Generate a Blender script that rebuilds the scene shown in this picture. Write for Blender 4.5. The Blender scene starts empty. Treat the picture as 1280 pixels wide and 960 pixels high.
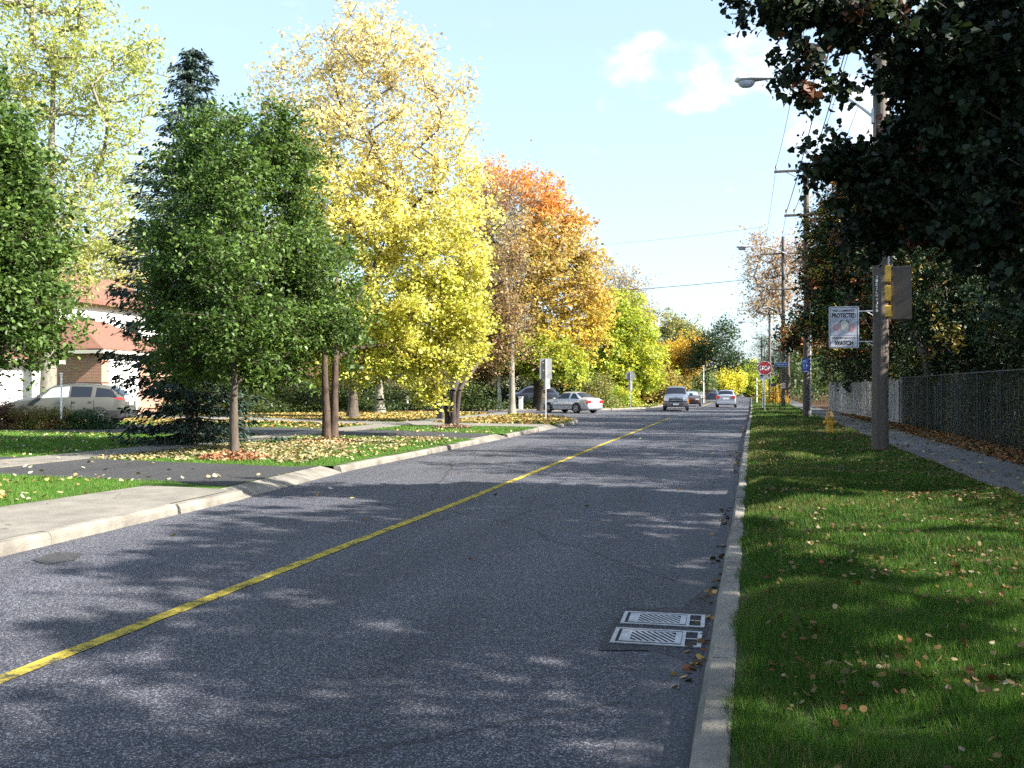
import bpy, math, random
import numpy as np
from mathutils import Vector, Matrix
R = math.radians
sc = bpy.context.scene
col = bpy.context.collection
rng = np.random.default_rng(7)

# ------------------------------------------------------------- camera model
F, CU, CV, H = 1200.0, 640.0, 480.0, 1.65
TH = R(13.95); PT = math.atan(6/1200.0)
RT = np.array([math.cos(TH), math.sin(TH), 0.0])
FW = np.array([-math.sin(TH), math.cos(TH), 0.0])
def P(u, v, d):
    """point at horizontal depth d seen at photo pixel (u,v)"""
    x = (u-CU)/F*d; z = (486.0-v)/F*d
    p = RT*x + FW*d
    return np.array([p[0], p[1], H+z])
def G(u, v, z=0.0):
    d = F*(H-z)/(v-486.0)
    p = P(u, v, d); return (p[0], p[1])

# ------------------------------------------------------------- objects
def tag(o, label=None, cat=None, group=None, kind=None):
    if label: o['label'] = label
    if cat: o['category'] = cat
    if group: o['group'] = group
    if kind: o['kind'] = kind
    return o
def empty(name, loc=(0,0,0), rz=0.0, label=None, cat=None, group=None):
    o = bpy.data.objects.new(name, None); col.objects.link(o)
    o.location = [float(c) for c in loc]; o.rotation_euler = (0,0,rz); o.empty_display_size = .2
    return tag(o, label, cat, group)
def link(name, me, m=None, parent=None):
    o = bpy.data.objects.new(name, me); col.objects.link(o)
    if m is not None and len(me.materials) == 0: me.materials.append(m)
    if parent is not None: o.parent = parent
    return o
class MB:
    """collects verts and faces; build() links ONE mesh object"""
    def __init__(s): s.v=[]; s.f=[]
    def add(s, vs, fs):
        n=len(s.v); s.v += [tuple(float(c) for c in q) for q in vs]; s.f += [tuple(i+n for i in f) for f in fs]; return s
    def box(s, c, d, rz=0.0, ch=0.0, taper=1.0):
        hx,hy,hz=d[0]/2,d[1]/2,d[2]/2
        if ch<=0:
            q=[(x*hx*(taper if z>0 else 1),y*hy*(taper if z>0 else 1),z*hz) for z in(-1,1) for x,y in((-1,-1),(1,-1),(1,1),(-1,1))]
            f=[(3,2,1,0),(4,5,6,7),(0,1,5,4),(1,2,6,5),(2,3,7,6),(3,0,4,7)]
        else:
            q=[];f=[]
            for z,k in((-hz,ch),(-hz+ch,0),(hz-ch,0),(hz,ch)):
                a,b=hx-k,hy-k
                q+=[(-a+ch*.0,-b,z),(a,-b,z),(a,b,z),(-a,b,z)]
            f=[(3,2,1,0),(12,13,14,15)]
            for L in range(3):
                for i in range(4):
                    j=(i+1)%4; f.append((L*4+i,L*4+j,L*4+4+j,L*4+4+i))
        cs,sn=math.cos(rz),math.sin(rz)
        q=[(x*cs-y*sn+c[0],x*sn+y*cs+c[1],z+c[2]) for x,y,z in q]
        return s.add(q,f)
    def tube(s, pts, rs, n=8, cap=True):
        pts=[Vector([float(c) for c in p]) for p in pts]
        if not hasattr(rs,'__len__'): rs=[rs]*len(pts)
        vs=[];fs=[]; prev=None
        for i,p in enumerate(pts):
            t=(pts[min(i+1,len(pts)-1)]-pts[max(i-1,0)])
            if t.length<1e-9: t=Vector((0,0,1))
            t.normalize()
            if prev is None:
                a=Vector((1,0,0)) if abs(t.x)<.8 else Vector((0,1,0))
                a=(a-t*a.dot(t)).normalized()
            else:
                a=(prev-t*prev.dot(t)).normalized()
            prev=a; b=t.cross(a)
            for k in range(n):
                w=2*math.pi*k/n
                vs.append(p+(a*math.cos(w)+b*math.sin(w))*rs[i])
        for i in range(len(pts)-1):
            for k in range(n):
                j=(k+1)%n; fs.append((i*n+k,i*n+j,(i+1)*n+j,(i+1)*n+k))
        if cap:
            fs.append(tuple(range(n-1,-1,-1))); m=(len(pts)-1)*n; fs.append(tuple(range(m,m+n)))
        return s.add(vs,fs)
    def cyl(s, c, r, h, n=16, r2=None, axis='z'):
        r2=r if r2 is None else r2
        d={'z':(0,0,h),'x':(h,0,0),'y':(0,h,0)}[axis]
        return s.tube([c,(c[0]+d[0],c[1]+d[1],c[2]+d[2])],[r,r2],n)
    def lathe(s, c, prof, n=16):
        vs=[];fs=[]
        for r,z in prof:
            for k in range(n):
                w=2*math.pi*k/n; vs.append((c[0]+r*math.cos(w),c[1]+r*math.sin(w),c[2]+z))
        for i in range(len(prof)-1):
            for k in range(n):
                j=(k+1)%n; fs.append((i*n+k,i*n+j,(i+1)*n+j,(i+1)*n+k))
        fs.append(tuple(range(n-1,-1,-1))); m=(len(prof)-1)*n; fs.append(tuple(range(m,m+n)))
        return s.add(vs,fs)
    def poly(s, pts): return s.add(pts,[tuple(range(len(pts)))])
    def build(s, name, m, parent=None, smooth=False):
        me=bpy.data.meshes.new(name); me.from_pydata(s.v,[],s.f); me.update()
        if smooth:
            me.shade_smooth(); me.set_sharp_from_angle(angle=R(38))
        return link(name, me, m, parent)

def npmesh(name, V, k, mat, cols=None, parent=None, smooth=False):
    """V (n,k,3): n separate k-gons, one flat colour each"""
    n=len(V); me=bpy.data.meshes.new(name)
    me.vertices.add(n*k); me.vertices.foreach_set('co', V.astype(np.float32).ravel())
    me.loops.add(n*k); me.loops.foreach_set('vertex_index', np.arange(n*k,dtype=np.int32))
    me.polygons.add(n); me.polygons.foreach_set('loop_start', np.arange(0,n*k,k,dtype=np.int32))
    me.update(calc_edges=True)
    if cols is not None:
        a=me.attributes.new('col','FLOAT_COLOR','POINT')
        c=np.ones((n,k,4),np.float32); c[:,:,:3]=np.clip(cols,0,1)[:,None,:]
        a.data.foreach_set('color', c.ravel())
    return link(name, me, mat, parent)

LEAF = {
 'rhomb': np.array([(-.5,0),(0,.30),(.5,0),(0,-.30)]),
 'oval': np.array([(-.5,0),(-.15,.27),(.25,.2),(.5,0),(.25,-.2),(-.15,-.27)]),
 'maple': np.array([(-.45,0),(-.42,.2),(-.26,.40),(-.06,.33),(.12,.39),(.26,.2),(.48,0),(.26,-.2),(.12,-.39),(-.06,-.33),(-.26,-.40),(-.42,-.2)]),
 'needle': np.array([(-.5,0),(0,.13),(.5,0),(0,-.13)]),
}
def unit(a): return a/np.maximum(np.linalg.norm(a,axis=-1,keepdims=True),1e-9)
def leaf_quads(c, size, shape, up=.4, droop=0.0, r=None, fold=.2, flat=0.0):
    r = r or rng; n=len(c); sh=LEAF[shape]
    nm=r.normal(size=(n,3)); 
    if flat>0: nm[:,:2]*=(1-flat)
    nm[:,2]=np.abs(nm[:,2])*(1)+up; nm=unit(nm)
    t=r.normal(size=(n,3)); t[:,2]-=droop; t=unit(t-nm*(t*nm).sum(1,keepdims=True))
    b=np.cross(nm,t)
    s=(size*(.45+r.uniform(size=n)**1.5*.95))[:,None,None]
    x=sh[:,0][None,:,None]; y=sh[:,1][None,:,None]
    return c[:,None,:]+s*(t[:,None,:]*x+b[:,None,:]*y+nm[:,None,:]*(fold*np.abs(y)*2-.1*x*x))

# ------------------------------------------------------------- materials
MATS={}
def newmat(name):
    m=bpy.data.materials.new(name); m.use_nodes=True
    nt=m.node_tree; b=nt.nodes['Principled BSDF']; return m,nt,b
def pm(name, c, rough=.6, metal=0.0, var=.0, scale=8.0, bump=0.0, bscale=60.0, spec=.5, dirt=0.0, coat=0.0, stretch=(1,1,1)):
    if name in MATS: return MATS[name]
    m,nt,b=newmat(name); N=nt.nodes; L=nt.links
    b.inputs['Roughness'].default_value=rough; b.inputs['Metallic'].default_value=metal
    b.inputs['Specular IOR Level'].default_value=spec; b.inputs['Coat Weight'].default_value=coat
    b.inputs['Coat Roughness'].default_value=.06
    tc=N.new('ShaderNodeTexCoord'); mp=N.new('ShaderNodeMapping'); mp.inputs['Scale'].default_value=stretch
    L.new(tc.outputs['Object'],mp.inputs['Vector'])
    n=N.new('ShaderNodeTexNoise'); n.inputs['Scale'].default_value=scale; n.inputs['Detail'].default_value=6; n.inputs['Roughness'].default_value=.65
    L.new(mp.outputs[0],n.inputs['Vector'])
    mr=N.new('ShaderNodeMapRange'); mr.inputs[1].default_value=.3; mr.inputs[2].default_value=.7
    mr.inputs[3].default_value=1-var; mr.inputs[4].default_value=1+var; L.new(n.outputs['Fac'],mr.inputs[0])
    mx=N.new('ShaderNodeVectorMath'); mx.operation='SCALE'; mx.inputs[0].default_value=c[:3]
    L.new(mr.outputs[0],mx.inputs['Scale']); L.new(mx.outputs[0],b.inputs['Base Color'])
    if bump>0:
        n2=N.new('ShaderNodeTexNoise'); n2.inputs['Scale'].default_value=bscale; n2.inputs['Detail'].default_value=5
        L.new(mp.outputs[0],n2.inputs['Vector'])
        bp=N.new('ShaderNodeBump'); bp.inputs['Strength'].default_value=bump; bp.inputs['Distance'].default_value=.02
        L.new(n2.outputs['Fac'],bp.inputs['Height']); L.new(bp.outputs[0],b.inputs['Normal'])
    MATS[name]=m; return m
def leafmat(name, trans=.4, rough=.5, gloss=.35):
    if name in MATS: return MATS[name]
    m,nt,b=newmat(name); N=nt.nodes; L=nt.links
    at=N.new('ShaderNodeAttribute'); at.attribute_name='col'
    L.new(at.outputs['Color'],b.inputs['Base Color'])
    b.inputs['Roughness'].default_value=rough; b.inputs['Specular IOR Level'].default_value=gloss
    tr=N.new('ShaderNodeBsdfTranslucent')
    g=N.new('ShaderNodeVectorMath'); g.operation='MULTIPLY'; g.inputs[1].default_value=(1.15,1.15,.7)
    L.new(at.outputs['Color'],g.inputs[0]); L.new(g.outputs[0],tr.inputs['Color'])
    mx=N.new('ShaderNodeMixShader'); mx.inputs[0].default_value=trans
    L.new(b.outputs[0],mx.inputs[1]); L.new(tr.outputs[0],mx.inputs[2])
    L.new(mx.outputs[0],nt.nodes['Material Output'].inputs['Surface'])
    MATS[name]=m; return m
LEAFM=leafmat('leaf',.42); LEAFD=leafmat('leaf_dark',.16,.55,.25); GRASSM=leafmat('grass_blade',.3,.6,.2); LITTER=leafmat('litter',.1,.8,.1)
BARK=pm('bark',(.075,.058,.043),.9,var=.45,scale=9,bump=.9,bscale=26,stretch=(1,1,.25))
BARKP=pm('bark_pale',(.19,.175,.14),.85,var=.35,scale=5,bump=.5,bscale=20,stretch=(1,1,.4))
BARKR=pm('bark_brown',(.065,.042,.03),.9,var=.4,scale=9,bump=.9,bscale=26,stretch=(1,1,.25))

# ------------------------------------------------------------- text
def text_mesh(name, s, w, h, m, parent, x, y, z, bold=.02, depth=.002, rot=None):
    """lettering in the local xz plane facing -y, centred at (x,z), fitted to w x h"""
    cu=bpy.data.curves.new('text','FONT'); cu.body=s; cu.offset=bold; cu.extrude=.0; cu.resolution_u=3
    t=bpy.data.objects.new('t',cu); col.objects.link(t); bpy.context.view_layer.update()
    me=bpy.data.meshes.new_from_object(t.evaluated_get(bpy.context.evaluated_depsgraph_get()))
    bpy.data.objects.remove(t); bpy.data.curves.remove(cu)
    a=np.empty(len(me.vertices)*3,np.float32); me.vertices.foreach_get('co',a); a=a.reshape(-1,3)
    lo,hi=a.min(0),a.max(0); sx=w/(hi[0]-lo[0]); sz=h/(hi[1]-lo[1])
    q=np.empty_like(a); q[:,0]=x+(a[:,0]-(lo[0]+hi[0])/2)*sx; q[:,1]=y; q[:,2]=z+(a[:,1]-(lo[1]+hi[1])/2)*sz
    me.vertices.foreach_set('co',q.ravel()); me.materials.clear(); me.update()
    return link(name, me, m, parent)

# ------------------------------------------------------------- trees
def tubes_np(segs, name, mat, parent):
    """segs: list of (p0,r0,p1,r1)"""
    A=np.array([s[0] for s in segs]); B_=np.array([s[2] for s in segs]); ra=np.array([s[1] for s in segs]); rb=np.array([s[3] for s in segs])
    Vs=[];Fs=[];off=0
    for lo,hi,n in((.0,.012,3),(.012,.05,4),(.05,9,9)):
        k=(ra>=lo)&(ra<hi)
        if not k.any(): continue
        a,b,r0,r1=A[k],B_[k],ra[k],rb[k]; d=unit(b-a)
        h=np.where(np.abs(d[:,2:3])>.8,np.array([[1.,0,0]]),np.array([[0,0,1.]]))
        x=unit(np.cross(d,h)); y=np.cross(d,x)
        w=np.arange(n)*2*math.pi/n
        ring=x[:,None,:]*np.cos(w)[None,:,None]+y[:,None,:]*np.sin(w)[None,:,None]
        lo_=a[:,None,:]+ring*r0[:,None,None]; hi_=b[:,None,:]+ring*r1[:,None,None]
        V=np.concatenate([lo_,hi_],1).reshape(-1,3); m=len(a)
        base=(np.arange(m)*2*n)[:,None]; i=np.arange(n)[None,:]; j=(i+1)%n
        F_=np.stack([base+i,base+n+i,base+n+j,base+j],-1).reshape(-1,4)+off
        Vs.append(V);Fs.append(F_);off+=len(V)
    V=np.concatenate(Vs);Fq=np.concatenate(Fs)
    me=bpy.data.meshes.new(name); me.vertices.add(len(V)); me.vertices.foreach_set('co',V.astype(np.float32).ravel())
    me.loops.add(len(Fq)*4); me.loops.foreach_set('vertex_index',Fq.astype(np.int32).ravel())
    me.polygons.add(len(Fq)); me.polygons.foreach_set('loop_start',np.arange(0,len(Fq)*4,4,dtype=np.int32))
    me.update(calc_edges=True); me.shade_smooth()
    return link(name,me,mat,parent)

def skeleton(stems, att, tr, r, twig=.006, lift=.10, upcost=.9):
    nodes=[];par=[]
    for st in stems:
        prev=-1
        for p in st:
            nodes.append(np.array(p,float)); par.append(prev); prev=len(nodes)-1
    nstem=len(nodes)
    arr=np.zeros((60000,3)); arr[:nstem]=nodes; cnt=nstem
    d0=np.min(np.linalg.norm(att[:,None,:]-arr[None,:nstem],axis=2),1)
    tips=[]
    for i in np.argsort(d0):
        a=att[i]; cur=arr[:cnt]; dv=cur-a
        cost=np.linalg.norm(dv,axis=1)+upcost*np.maximum(0,dv[:,2]+.15)
        j=int(np.argmin(cost)); p=arr[j].copy(); L=np.linalg.norm(a-p); k=max(1,min(9,int(L/.5)))
        prev=j
        for s in range(1,k+1):
            f=s/k; q=p+(a-p)*f; q[2]+=lift*L*math.sin(math.pi*f)*.6
            if s<k: q=q+r.normal(size=3)*.03*L
            arr[cnt]=q; par.append(prev); prev=cnt; cnt+=1
            if cnt>59990: break
        tips.append(prev)
        if cnt>59980: break
    par=np.array(par); w=np.zeros(cnt)
    child=np.zeros(cnt,int)
    for i in range(cnt-1,-1,-1):
        if w[i]==0: w[i]=1.0
        if par[i]>=0: w[par[i]]+=w[i]
    rad=w**.55; root=max(rad[:nstem].max(),1); rad=np.maximum(twig, rad/root*tr)
    return arr[:cnt],par,rad,np.array(tips)

def crown_points(blobs, n, r, shell=.45):
    b=np.array(blobs,float); w=b[:,3]*b[:,4]*b[:,5]; w=w**.62; w/=w.sum()
    k=r.choice(len(b),n,p=w); d=unit(r.normal(size=(n,3))); rr=r.uniform(0,1,size=(n,1))**shell
    return b[k,:3]+d*rr*b[k,3:6]

def tree(name, label, cat, base, z0, th, tr, blobs, natt, lpa, ls, spread, colfn, seed, group=None, shape='oval', bark=None,
         lmat=None, nst=1, ssp=.12, shell=.45, up=.4, twig=.007, droop=.3, sub=3, thin=None, crown_name='crown'):
    r=np.random.default_rng(seed); bark=bark or BARK; lmat=lmat or LEAFM
    root=empty(name,(base[0],base[1],z0),0,label,cat,group)
    o=np.array([base[0],base[1],z0]); bl=np.array([[b[0]-o[0],b[1]-o[1],b[2]-o[2],b[3],b[4],b[5]] for b in blobs])
    top=(bl[:,2]+bl[:,5]).max(); cx=(bl[:,0]*bl[:,3]).sum()/bl[:,3].sum(); cy=(bl[:,1]*bl[:,3]).sum()/bl[:,3].sum()
    stems=[]
    for s in range(nst):
        an=2*math.pi*s/max(nst,1)+r.uniform(0,1); sp=0 if nst==1 else tr*(.75 if nst==2 else 1.1)
        x=math.cos(an)*sp; y=math.sin(an)*sp; st=[]; zt=top*(.72 if nst==1 else .5)
        K=14
        for i in range(K+1):
            f=i/K; z=-.15+f*(zt+.15); g=max(0,(z-th*1.5)/(zt-th*1.5+1e-6))
            if nst==1: px,py=x+cx*g*.8,y+cy*g*.8
            else: px,py=x+math.cos(an)*(ssp*z+.5*g)+cx*g*.8, y+math.sin(an)*(ssp*z+.5*g)+cy*g*.8
            wob=0 if i<2 else .05
            st.append((px+r.normal()*wob*tr*1.6,py+r.normal()*wob*tr*1.6,z))
        stems.append(st)
    att=crown_points(bl,natt,r,shell); att=att[att[:,2]>th*.55]
    nodes,par,rad,tips=skeleton(stems,att,tr,r,twig=twig)
    nst_n=len(stems)*15; zt_=nodes[:nst_n,2].max()
    rad[:nst_n]=np.maximum(tr*(1-.86*np.clip(nodes[:nst_n,2]/zt_,0,1)**.85),twig)
    segs=[]
    for i in range(len(nodes)):
        j=par[i]
        if j<0: continue
        ra,rb=rad[j],rad[i]
        if i>=nst_n and (j<nst_n or ra>rb*1.7): ra=rb*1.2
        z=nodes[j][2]
        if i<nst_n: ra*=1+.5*max(0,(.5-z)); rb*=1+.5*max(0,.5-nodes[i][2])
        segs.append((nodes[j],ra,nodes[i],rb))
    # fine twigs
    tp=nodes[tips]; tw=[]
    for k in range(sub):
        e=tp+r.normal(size=tp.shape)*spread*.9+np.array([0,0,.1*spread])
        tw.append(e)
        for a,b in zip(tp,e): segs.append((a,twig*.8,b,twig*.4))
    tubes_np(segs,'trunk',bark,root)
    cen=np.concatenate([tp]+tw); 
    n=len(tips)*lpa; k=r.integers(0,len(cen),n)
    c=cen[k]+r.normal(size=(n,3))*spread*.42
    V=leaf_quads(c,ls,shape,up,droop,r)
    if thin is not None:
        kp=r.uniform(size=n)<thin(c+o); c=c[kp]; V=V[kp]; k=k[kp]; n=len(c)
    wc=c+o; u=r.uniform(size=(n,3)); cb=r.uniform(size=len(cen))[k]
    cl=colfn(wc,u,cb)
    npmesh(crown_name,V,V.shape[1],lmat,cl,root)
    return root

def mixc(*cs):
    """pick between colours with per-leaf and per-clump variation"""
    cs=np.array(cs,float)
    def f(w,u,cb):
        t=np.clip(cb*.65+u[:,0]*.35,0,.9999)*(len(cs)-1); i=t.astype(int); g=(t-i)[:,None]
        c=cs[i]*(1-g)+cs[np.minimum(i+1,len(cs)-1)]*g
        return c*(.75+.5*u[:,1:2])
    return f
def gradz(z0,z1,f0,f1,noise=1.2):
    def f(w,u,cb):
        t=np.clip((w[:,2:3]+(cb[:,None]-.5)*noise*2+(u[:,2:3]-.5)*noise-z0)/(z1-z0),0,1)
        return f0(w,u,cb)*(1-t)+f1(w,u,cb)*t
    return f
def B(u,v,d,rp,rv=None,rd=None,dd=0):
    p=P(u,v,d+dd); s=(d+dd)/F; rv=rp if rv is None else rv
    rx=rp*s; return (p[0],p[1],p[2],rx,(rd if rd else rx),rv*s)
# ------------------------------------------------------------- camera, light, sky
cam=bpy.data.cameras.new('camera'); co=bpy.data.objects.new('camera',cam); col.objects.link(co)
cam.sensor_width=36; cam.lens=36*F/1280; cam.clip_start=.05; cam.clip_end=4000
co.location=(0,0,H); co.rotation_euler=(math.pi/2+PT,0,TH); sc.camera=co
SAZ,SEL=R(-8),R(36)
sd=Vector((math.cos(SEL)*math.cos(SAZ),math.cos(SEL)*math.sin(SAZ),math.sin(SEL)))
sl=bpy.data.lights.new('sun','SUN'); sl.energy=5.0; sl.angle=R(.55); sl.color=(1,.95,.86)
so=bpy.data.objects.new('sun',sl); col.objects.link(so); so.rotation_euler=sd.to_track_quat('Z','Y').to_euler()
so.location=(30,0,40)
wd=bpy.data.worlds.new('World'); sc.world=wd; wd.use_nodes=True; N=wd.node_tree.nodes; L=wd.node_tree.links
bg=N['Background']; sky=N.new('ShaderNodeTexSky'); sky.sky_type='NISHITA'; sky.sun_disc=False
sky.sun_elevation=SEL; sky.sun_rotation=math.pi/2-SAZ; sky.altitude=100; sky.air_density=1.0; sky.dust_density=2.2; sky.ozone_density=2.2
SKYS=.097; bg.inputs['Strength'].default_value=SKYS
tc=N.new('ShaderNodeTexCoord'); nz=N.new('ShaderNodeTexNoise'); nz.inputs['Scale'].default_value=16; nz.inputs['Detail'].default_value=7; nz.inputs['Roughness'].default_value=.55
mp=N.new('ShaderNodeMapping'); mp.inputs['Scale'].default_value=(1,1,1.6); L.new(tc.outputs['Generated'],mp.inputs[0]); L.new(mp.outputs[0],nz.inputs['Vector'])
prev=None
for (u,v,rp,st) in((800,100,52,1.0),(862,104,48,1.0),(768,128,26,.9),(952,72,52,1.0),(985,112,46,.9),(905,118,40,.5),(1040,150,60,.8),(210,185,60,.7),(700,60,150,.0)):
    if st==0: continue
    d=unit(P(u,v,100)-np.array([0,0,H])); a=math.atan(rp/F)
    dp=N.new('ShaderNodeVectorMath'); dp.operation='DOT_PRODUCT'; dp.inputs[1].default_value=tuple(d); L.new(tc.outputs['Generated'],dp.inputs[0])
    mr=N.new('ShaderNodeMapRange'); mr.interpolation_type='SMOOTHSTEP'; mr.inputs[1].default_value=math.cos(a*1.35); mr.inputs[2].default_value=math.cos(a*.35); mr.inputs[4].default_value=st
    L.new(dp.outputs['Value'],mr.inputs[0])
    if prev is None: prev=mr.outputs[0]
    else:
        mm=N.new('ShaderNodeMath'); mm.operation='MAXIMUM'; L.new(prev,mm.inputs[0]); L.new(mr.outputs[0],mm.inputs[1]); prev=mm.outputs[0]
ad=N.new('ShaderNodeMath'); ad.operation='MULTIPLY_ADD'; L.new(nz.outputs['Fac'],ad.inputs[0]); ad.inputs[1].default_value=4.2; ad.inputs[2].default_value=-2.35
sm=N.new('ShaderNodeMath'); L.new(ad.outputs[0],sm.inputs[0]); L.new(prev,sm.inputs[1])
cm=N.new('ShaderNodeMapRange'); cm.interpolation_type='SMOOTHSTEP'; cm.inputs[1].default_value=.25; cm.inputs[2].default_value=2.0; cm.inputs[4].default_value=.85; L.new(sm.outputs[0],cm.inputs[0])
mc=N.new('ShaderNodeMix'); mc.data_type='RGBA'; L.new(cm.outputs[0],mc.inputs[0]); hz=N.new('ShaderNodeMix'); hz.data_type='RGBA'; hz.inputs[0].default_value=.36; L.new(sky.outputs[0],hz.inputs['A']); hz.inputs['B'].default_value=(3.1,3.9,4.6,1); L.new(hz.outputs['Result'],mc.inputs['A']); mc.inputs['B'].default_value=(5.6,5.7,5.9,1)
L.new(mc.outputs['Result'],bg.inputs['Color'])
sc.view_settings.view_transform='Standard'; sc.view_settings.look='None'; sc.view_settings.exposure=1.85; sc.view_settings.gamma=1
cy=sc.cycles; cy.max_bounces=6; cy.diffuse_bounces=3; cy.glossy_bounces=2; cy.transmission_bounces=3; cy.transparent_max_bounces=4
cy.use_adaptive_sampling=True; cy.adaptive_threshold=.02; cy.caustics_reflective=False; cy.caustics_refractive=False; cy.sample_clamp_indirect=4
cy.use_denoising=False

# ------------------------------------------------------------- surface materials
def asphalt(name, base, speck, grain=150, patch=.25, seams=False, bl=1.0):
    m,nt,b=newmat(name); N=nt.nodes; L=nt.links
    tc=N.new('ShaderNodeTexCoord')
    v=N.new('ShaderNodeTexVoronoi'); v.inputs['Scale'].default_value=grain; L.new(tc.outputs['Object'],v.inputs['Vector'])
    v2=N.new('ShaderNodeTexNoise'); v2.inputs['Scale'].default_value=42; v2.inputs['Detail'].default_value=6; v2.inputs['Roughness'].default_value=.8; L.new(tc.outputs['Object'],v2.inputs['Vector'])
    n=N.new('ShaderNodeTexNoise'); n.inputs['Scale'].default_value=.55; n.inputs['Detail'].default_value=7; L.new(tc.outputs['Object'],n.inputs['Vector'])
    sp=N.new('ShaderNodeSeparateColor'); L.new(v.outputs['Color'],sp.inputs[0])
    r=N.new('ShaderNodeMapRange'); r.inputs[1].default_value=.62; r.inputs[2].default_value=1; L.new(sp.outputs[0],r.inputs[0])
    a=N.new('ShaderNodeMapRange'); a.inputs[1].default_value=.36; a.inputs[2].default_value=.66; a.inputs[3].default_value=.45; a.inputs[4].default_value=1.35; L.new(v2.outputs['Fac'],a.inputs[0])
    p=N.new('ShaderNodeMapRange'); p.inputs[1].default_value=.3; p.inputs[2].default_value=.7; p.inputs[3].default_value=1-patch; p.inputs[4].default_value=1+patch; mp_=N.new('ShaderNodeMapping'); mp_.inputs['Scale'].default_value=(2.2,.35,1); L.new(tc.outputs['Object'],mp_.inputs[0]); L.new(mp_.outputs[0],n.inputs['Vector']); L.new(n.outputs['Fac'],p.inputs[0])
    c=N.new('ShaderNodeMix'); c.data_type='RGBA'; c.inputs['A'].default_value=(*base,1); c.inputs['B'].default_value=(*speck,1); L.new(r.outputs[0],c.inputs[0])
    s1=N.new('ShaderNodeVectorMath'); s1.operation='SCALE'; L.new(c.outputs['Result'],s1.inputs[0]); L.new(a.outputs[0],s1.inputs['Scale'])
    s2=N.new('ShaderNodeVectorMath'); s2.operation='SCALE'; L.new(s1.outputs[0],s2.inputs[0]); L.new(p.outputs[0],s2.inputs['Scale'])
    out=s2.outputs[0]
    if seams:   # thin wandering cracks and sealed seams
        w=N.new('ShaderNodeTexVoronoi'); w.feature='DISTANCE_TO_EDGE'; w.inputs['Scale'].default_value=.16
        nn=N.new('ShaderNodeTexNoise'); nn.inputs['Scale'].default_value=1.1; nn.inputs['Detail'].default_value=6; L.new(tc.outputs['Object'],nn.inputs['Vector'])
        ml=N.new('ShaderNodeMix'); ml.data_type='VECTOR'; ml.inputs[0].default_value=.28; L.new(tc.outputs['Object'],ml.inputs['A']); L.new(nn.outputs['Color'],ml.inputs['B'])
        L.new(ml.outputs['Result'],w.inputs['Vector'])
        k=N.new('ShaderNodeMapRange'); k.inputs[1].default_value=.001; k.inputs[2].default_value=.0035; k.inputs[3].default_value=.55; k.inputs[4].default_value=1; L.new(w.outputs['Distance'],k.inputs[0])
        s3=N.new('ShaderNodeVectorMath'); s3.operation='SCALE'; L.new(out,s3.inputs[0]); L.new(k.outputs[0],s3.inputs['Scale']); out=s3.outputs[0]
    L.new(out,b.inputs['Base Color']); b.inputs['Roughness'].default_value=.82; b.inputs['Specular IOR Level'].default_value=.35
    bp=N.new('ShaderNodeBump'); bp.inputs['Strength'].default_value=.75*bl; bp.inputs['Distance'].default_value=.008
    L.new(v2.outputs['Fac'],bp.inputs['Height']); L.new(bp.outputs[0],b.inputs['Normal'])
    return m
ROADM=asphalt('asphalt_road',(.034,.035,.047),(.23,.23,.25),grain=125,patch=.24,seams=True)
GUTM=asphalt('asphalt_gutter',(.045,.046,.057),(.14,.14,.15),grain=140,patch=.12,bl=.5)
DRIVEM=asphalt('asphalt_drive',(.032,.031,.033),(.09,.09,.09),grain=120,patch=.2,bl=.6)
PATHM=asphalt('path_surface',(.10,.095,.09),(.2,.19,.18),grain=80,patch=.25,bl=.5)
CONC=pm('concrete',(.165,.15,.125),.9,var=.28,scale=2.2,bump=.35,bscale=70)
KERBM=pm('kerb_concrete',(.165,.15,.125),.9,var=.5,scale=1.7,bump=.6,bscale=45)
def groundmat(name,c1,c2,c3,s=1.4,bd=.04,lo=.33):
    m,nt,b=newmat(name); N=nt.nodes; L=nt.links; tc=N.new('ShaderNodeTexCoord')
    n=N.new('ShaderNodeTexNoise'); n.inputs['Scale'].default_value=s; n.inputs['Detail'].default_value=9; n.inputs['Roughness'].default_value=.75; L.new(tc.outputs['Object'],n.inputs['Vector'])
    cr=N.new('ShaderNodeValToRGB'); e=cr.color_ramp.elements; e[0].position=lo; e[0].color=(*c1,1); e[1].position=.68; e[1].color=(*c3,1); k=e.new(.5); k.color=(*c2,1)
    L.new(n.outputs['Fac'],cr.inputs[0]); L.new(cr.outputs[0],b.inputs['Base Color']); b.inputs['Roughness'].default_value=.95; b.inputs['Specular IOR Level'].default_value=.1
    n2=N.new('ShaderNodeTexNoise'); n2.inputs['Scale'].default_value=55; n2.inputs['Detail'].default_value=4; L.new(tc.outputs['Object'],n2.inputs['Vector'])
    bp=N.new('ShaderNodeBump'); bp.inputs['Strength'].default_value=1; bp.inputs['Distance'].default_value=bd; L.new(n2.outputs['Fac'],bp.inputs['Height']); L.new(bp.outputs[0],b.inputs['Normal'])
    return m
LAWNM=groundmat('lawn_soil',(.035,.075,.014),(.06,.12,.02),(.10,.16,.035))
VERGEM=groundmat('verge_soil',(.025,.04,.012),(.045,.075,.018),(.075,.07,.03),2.2)
FLOORM=groundmat('forest_floor',(.05,.035,.02),(.09,.055,.03),(.14,.08,.04),3)
GRM=groundmat('far_ground',(.04,.07,.02),(.07,.10,.03),(.11,.12,.05),.3)
YEL=groundmat('yellow_paint',(.075,.07,.05),(.36,.28,.045),(.46,.37,.07),7,.008,.40)

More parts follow.
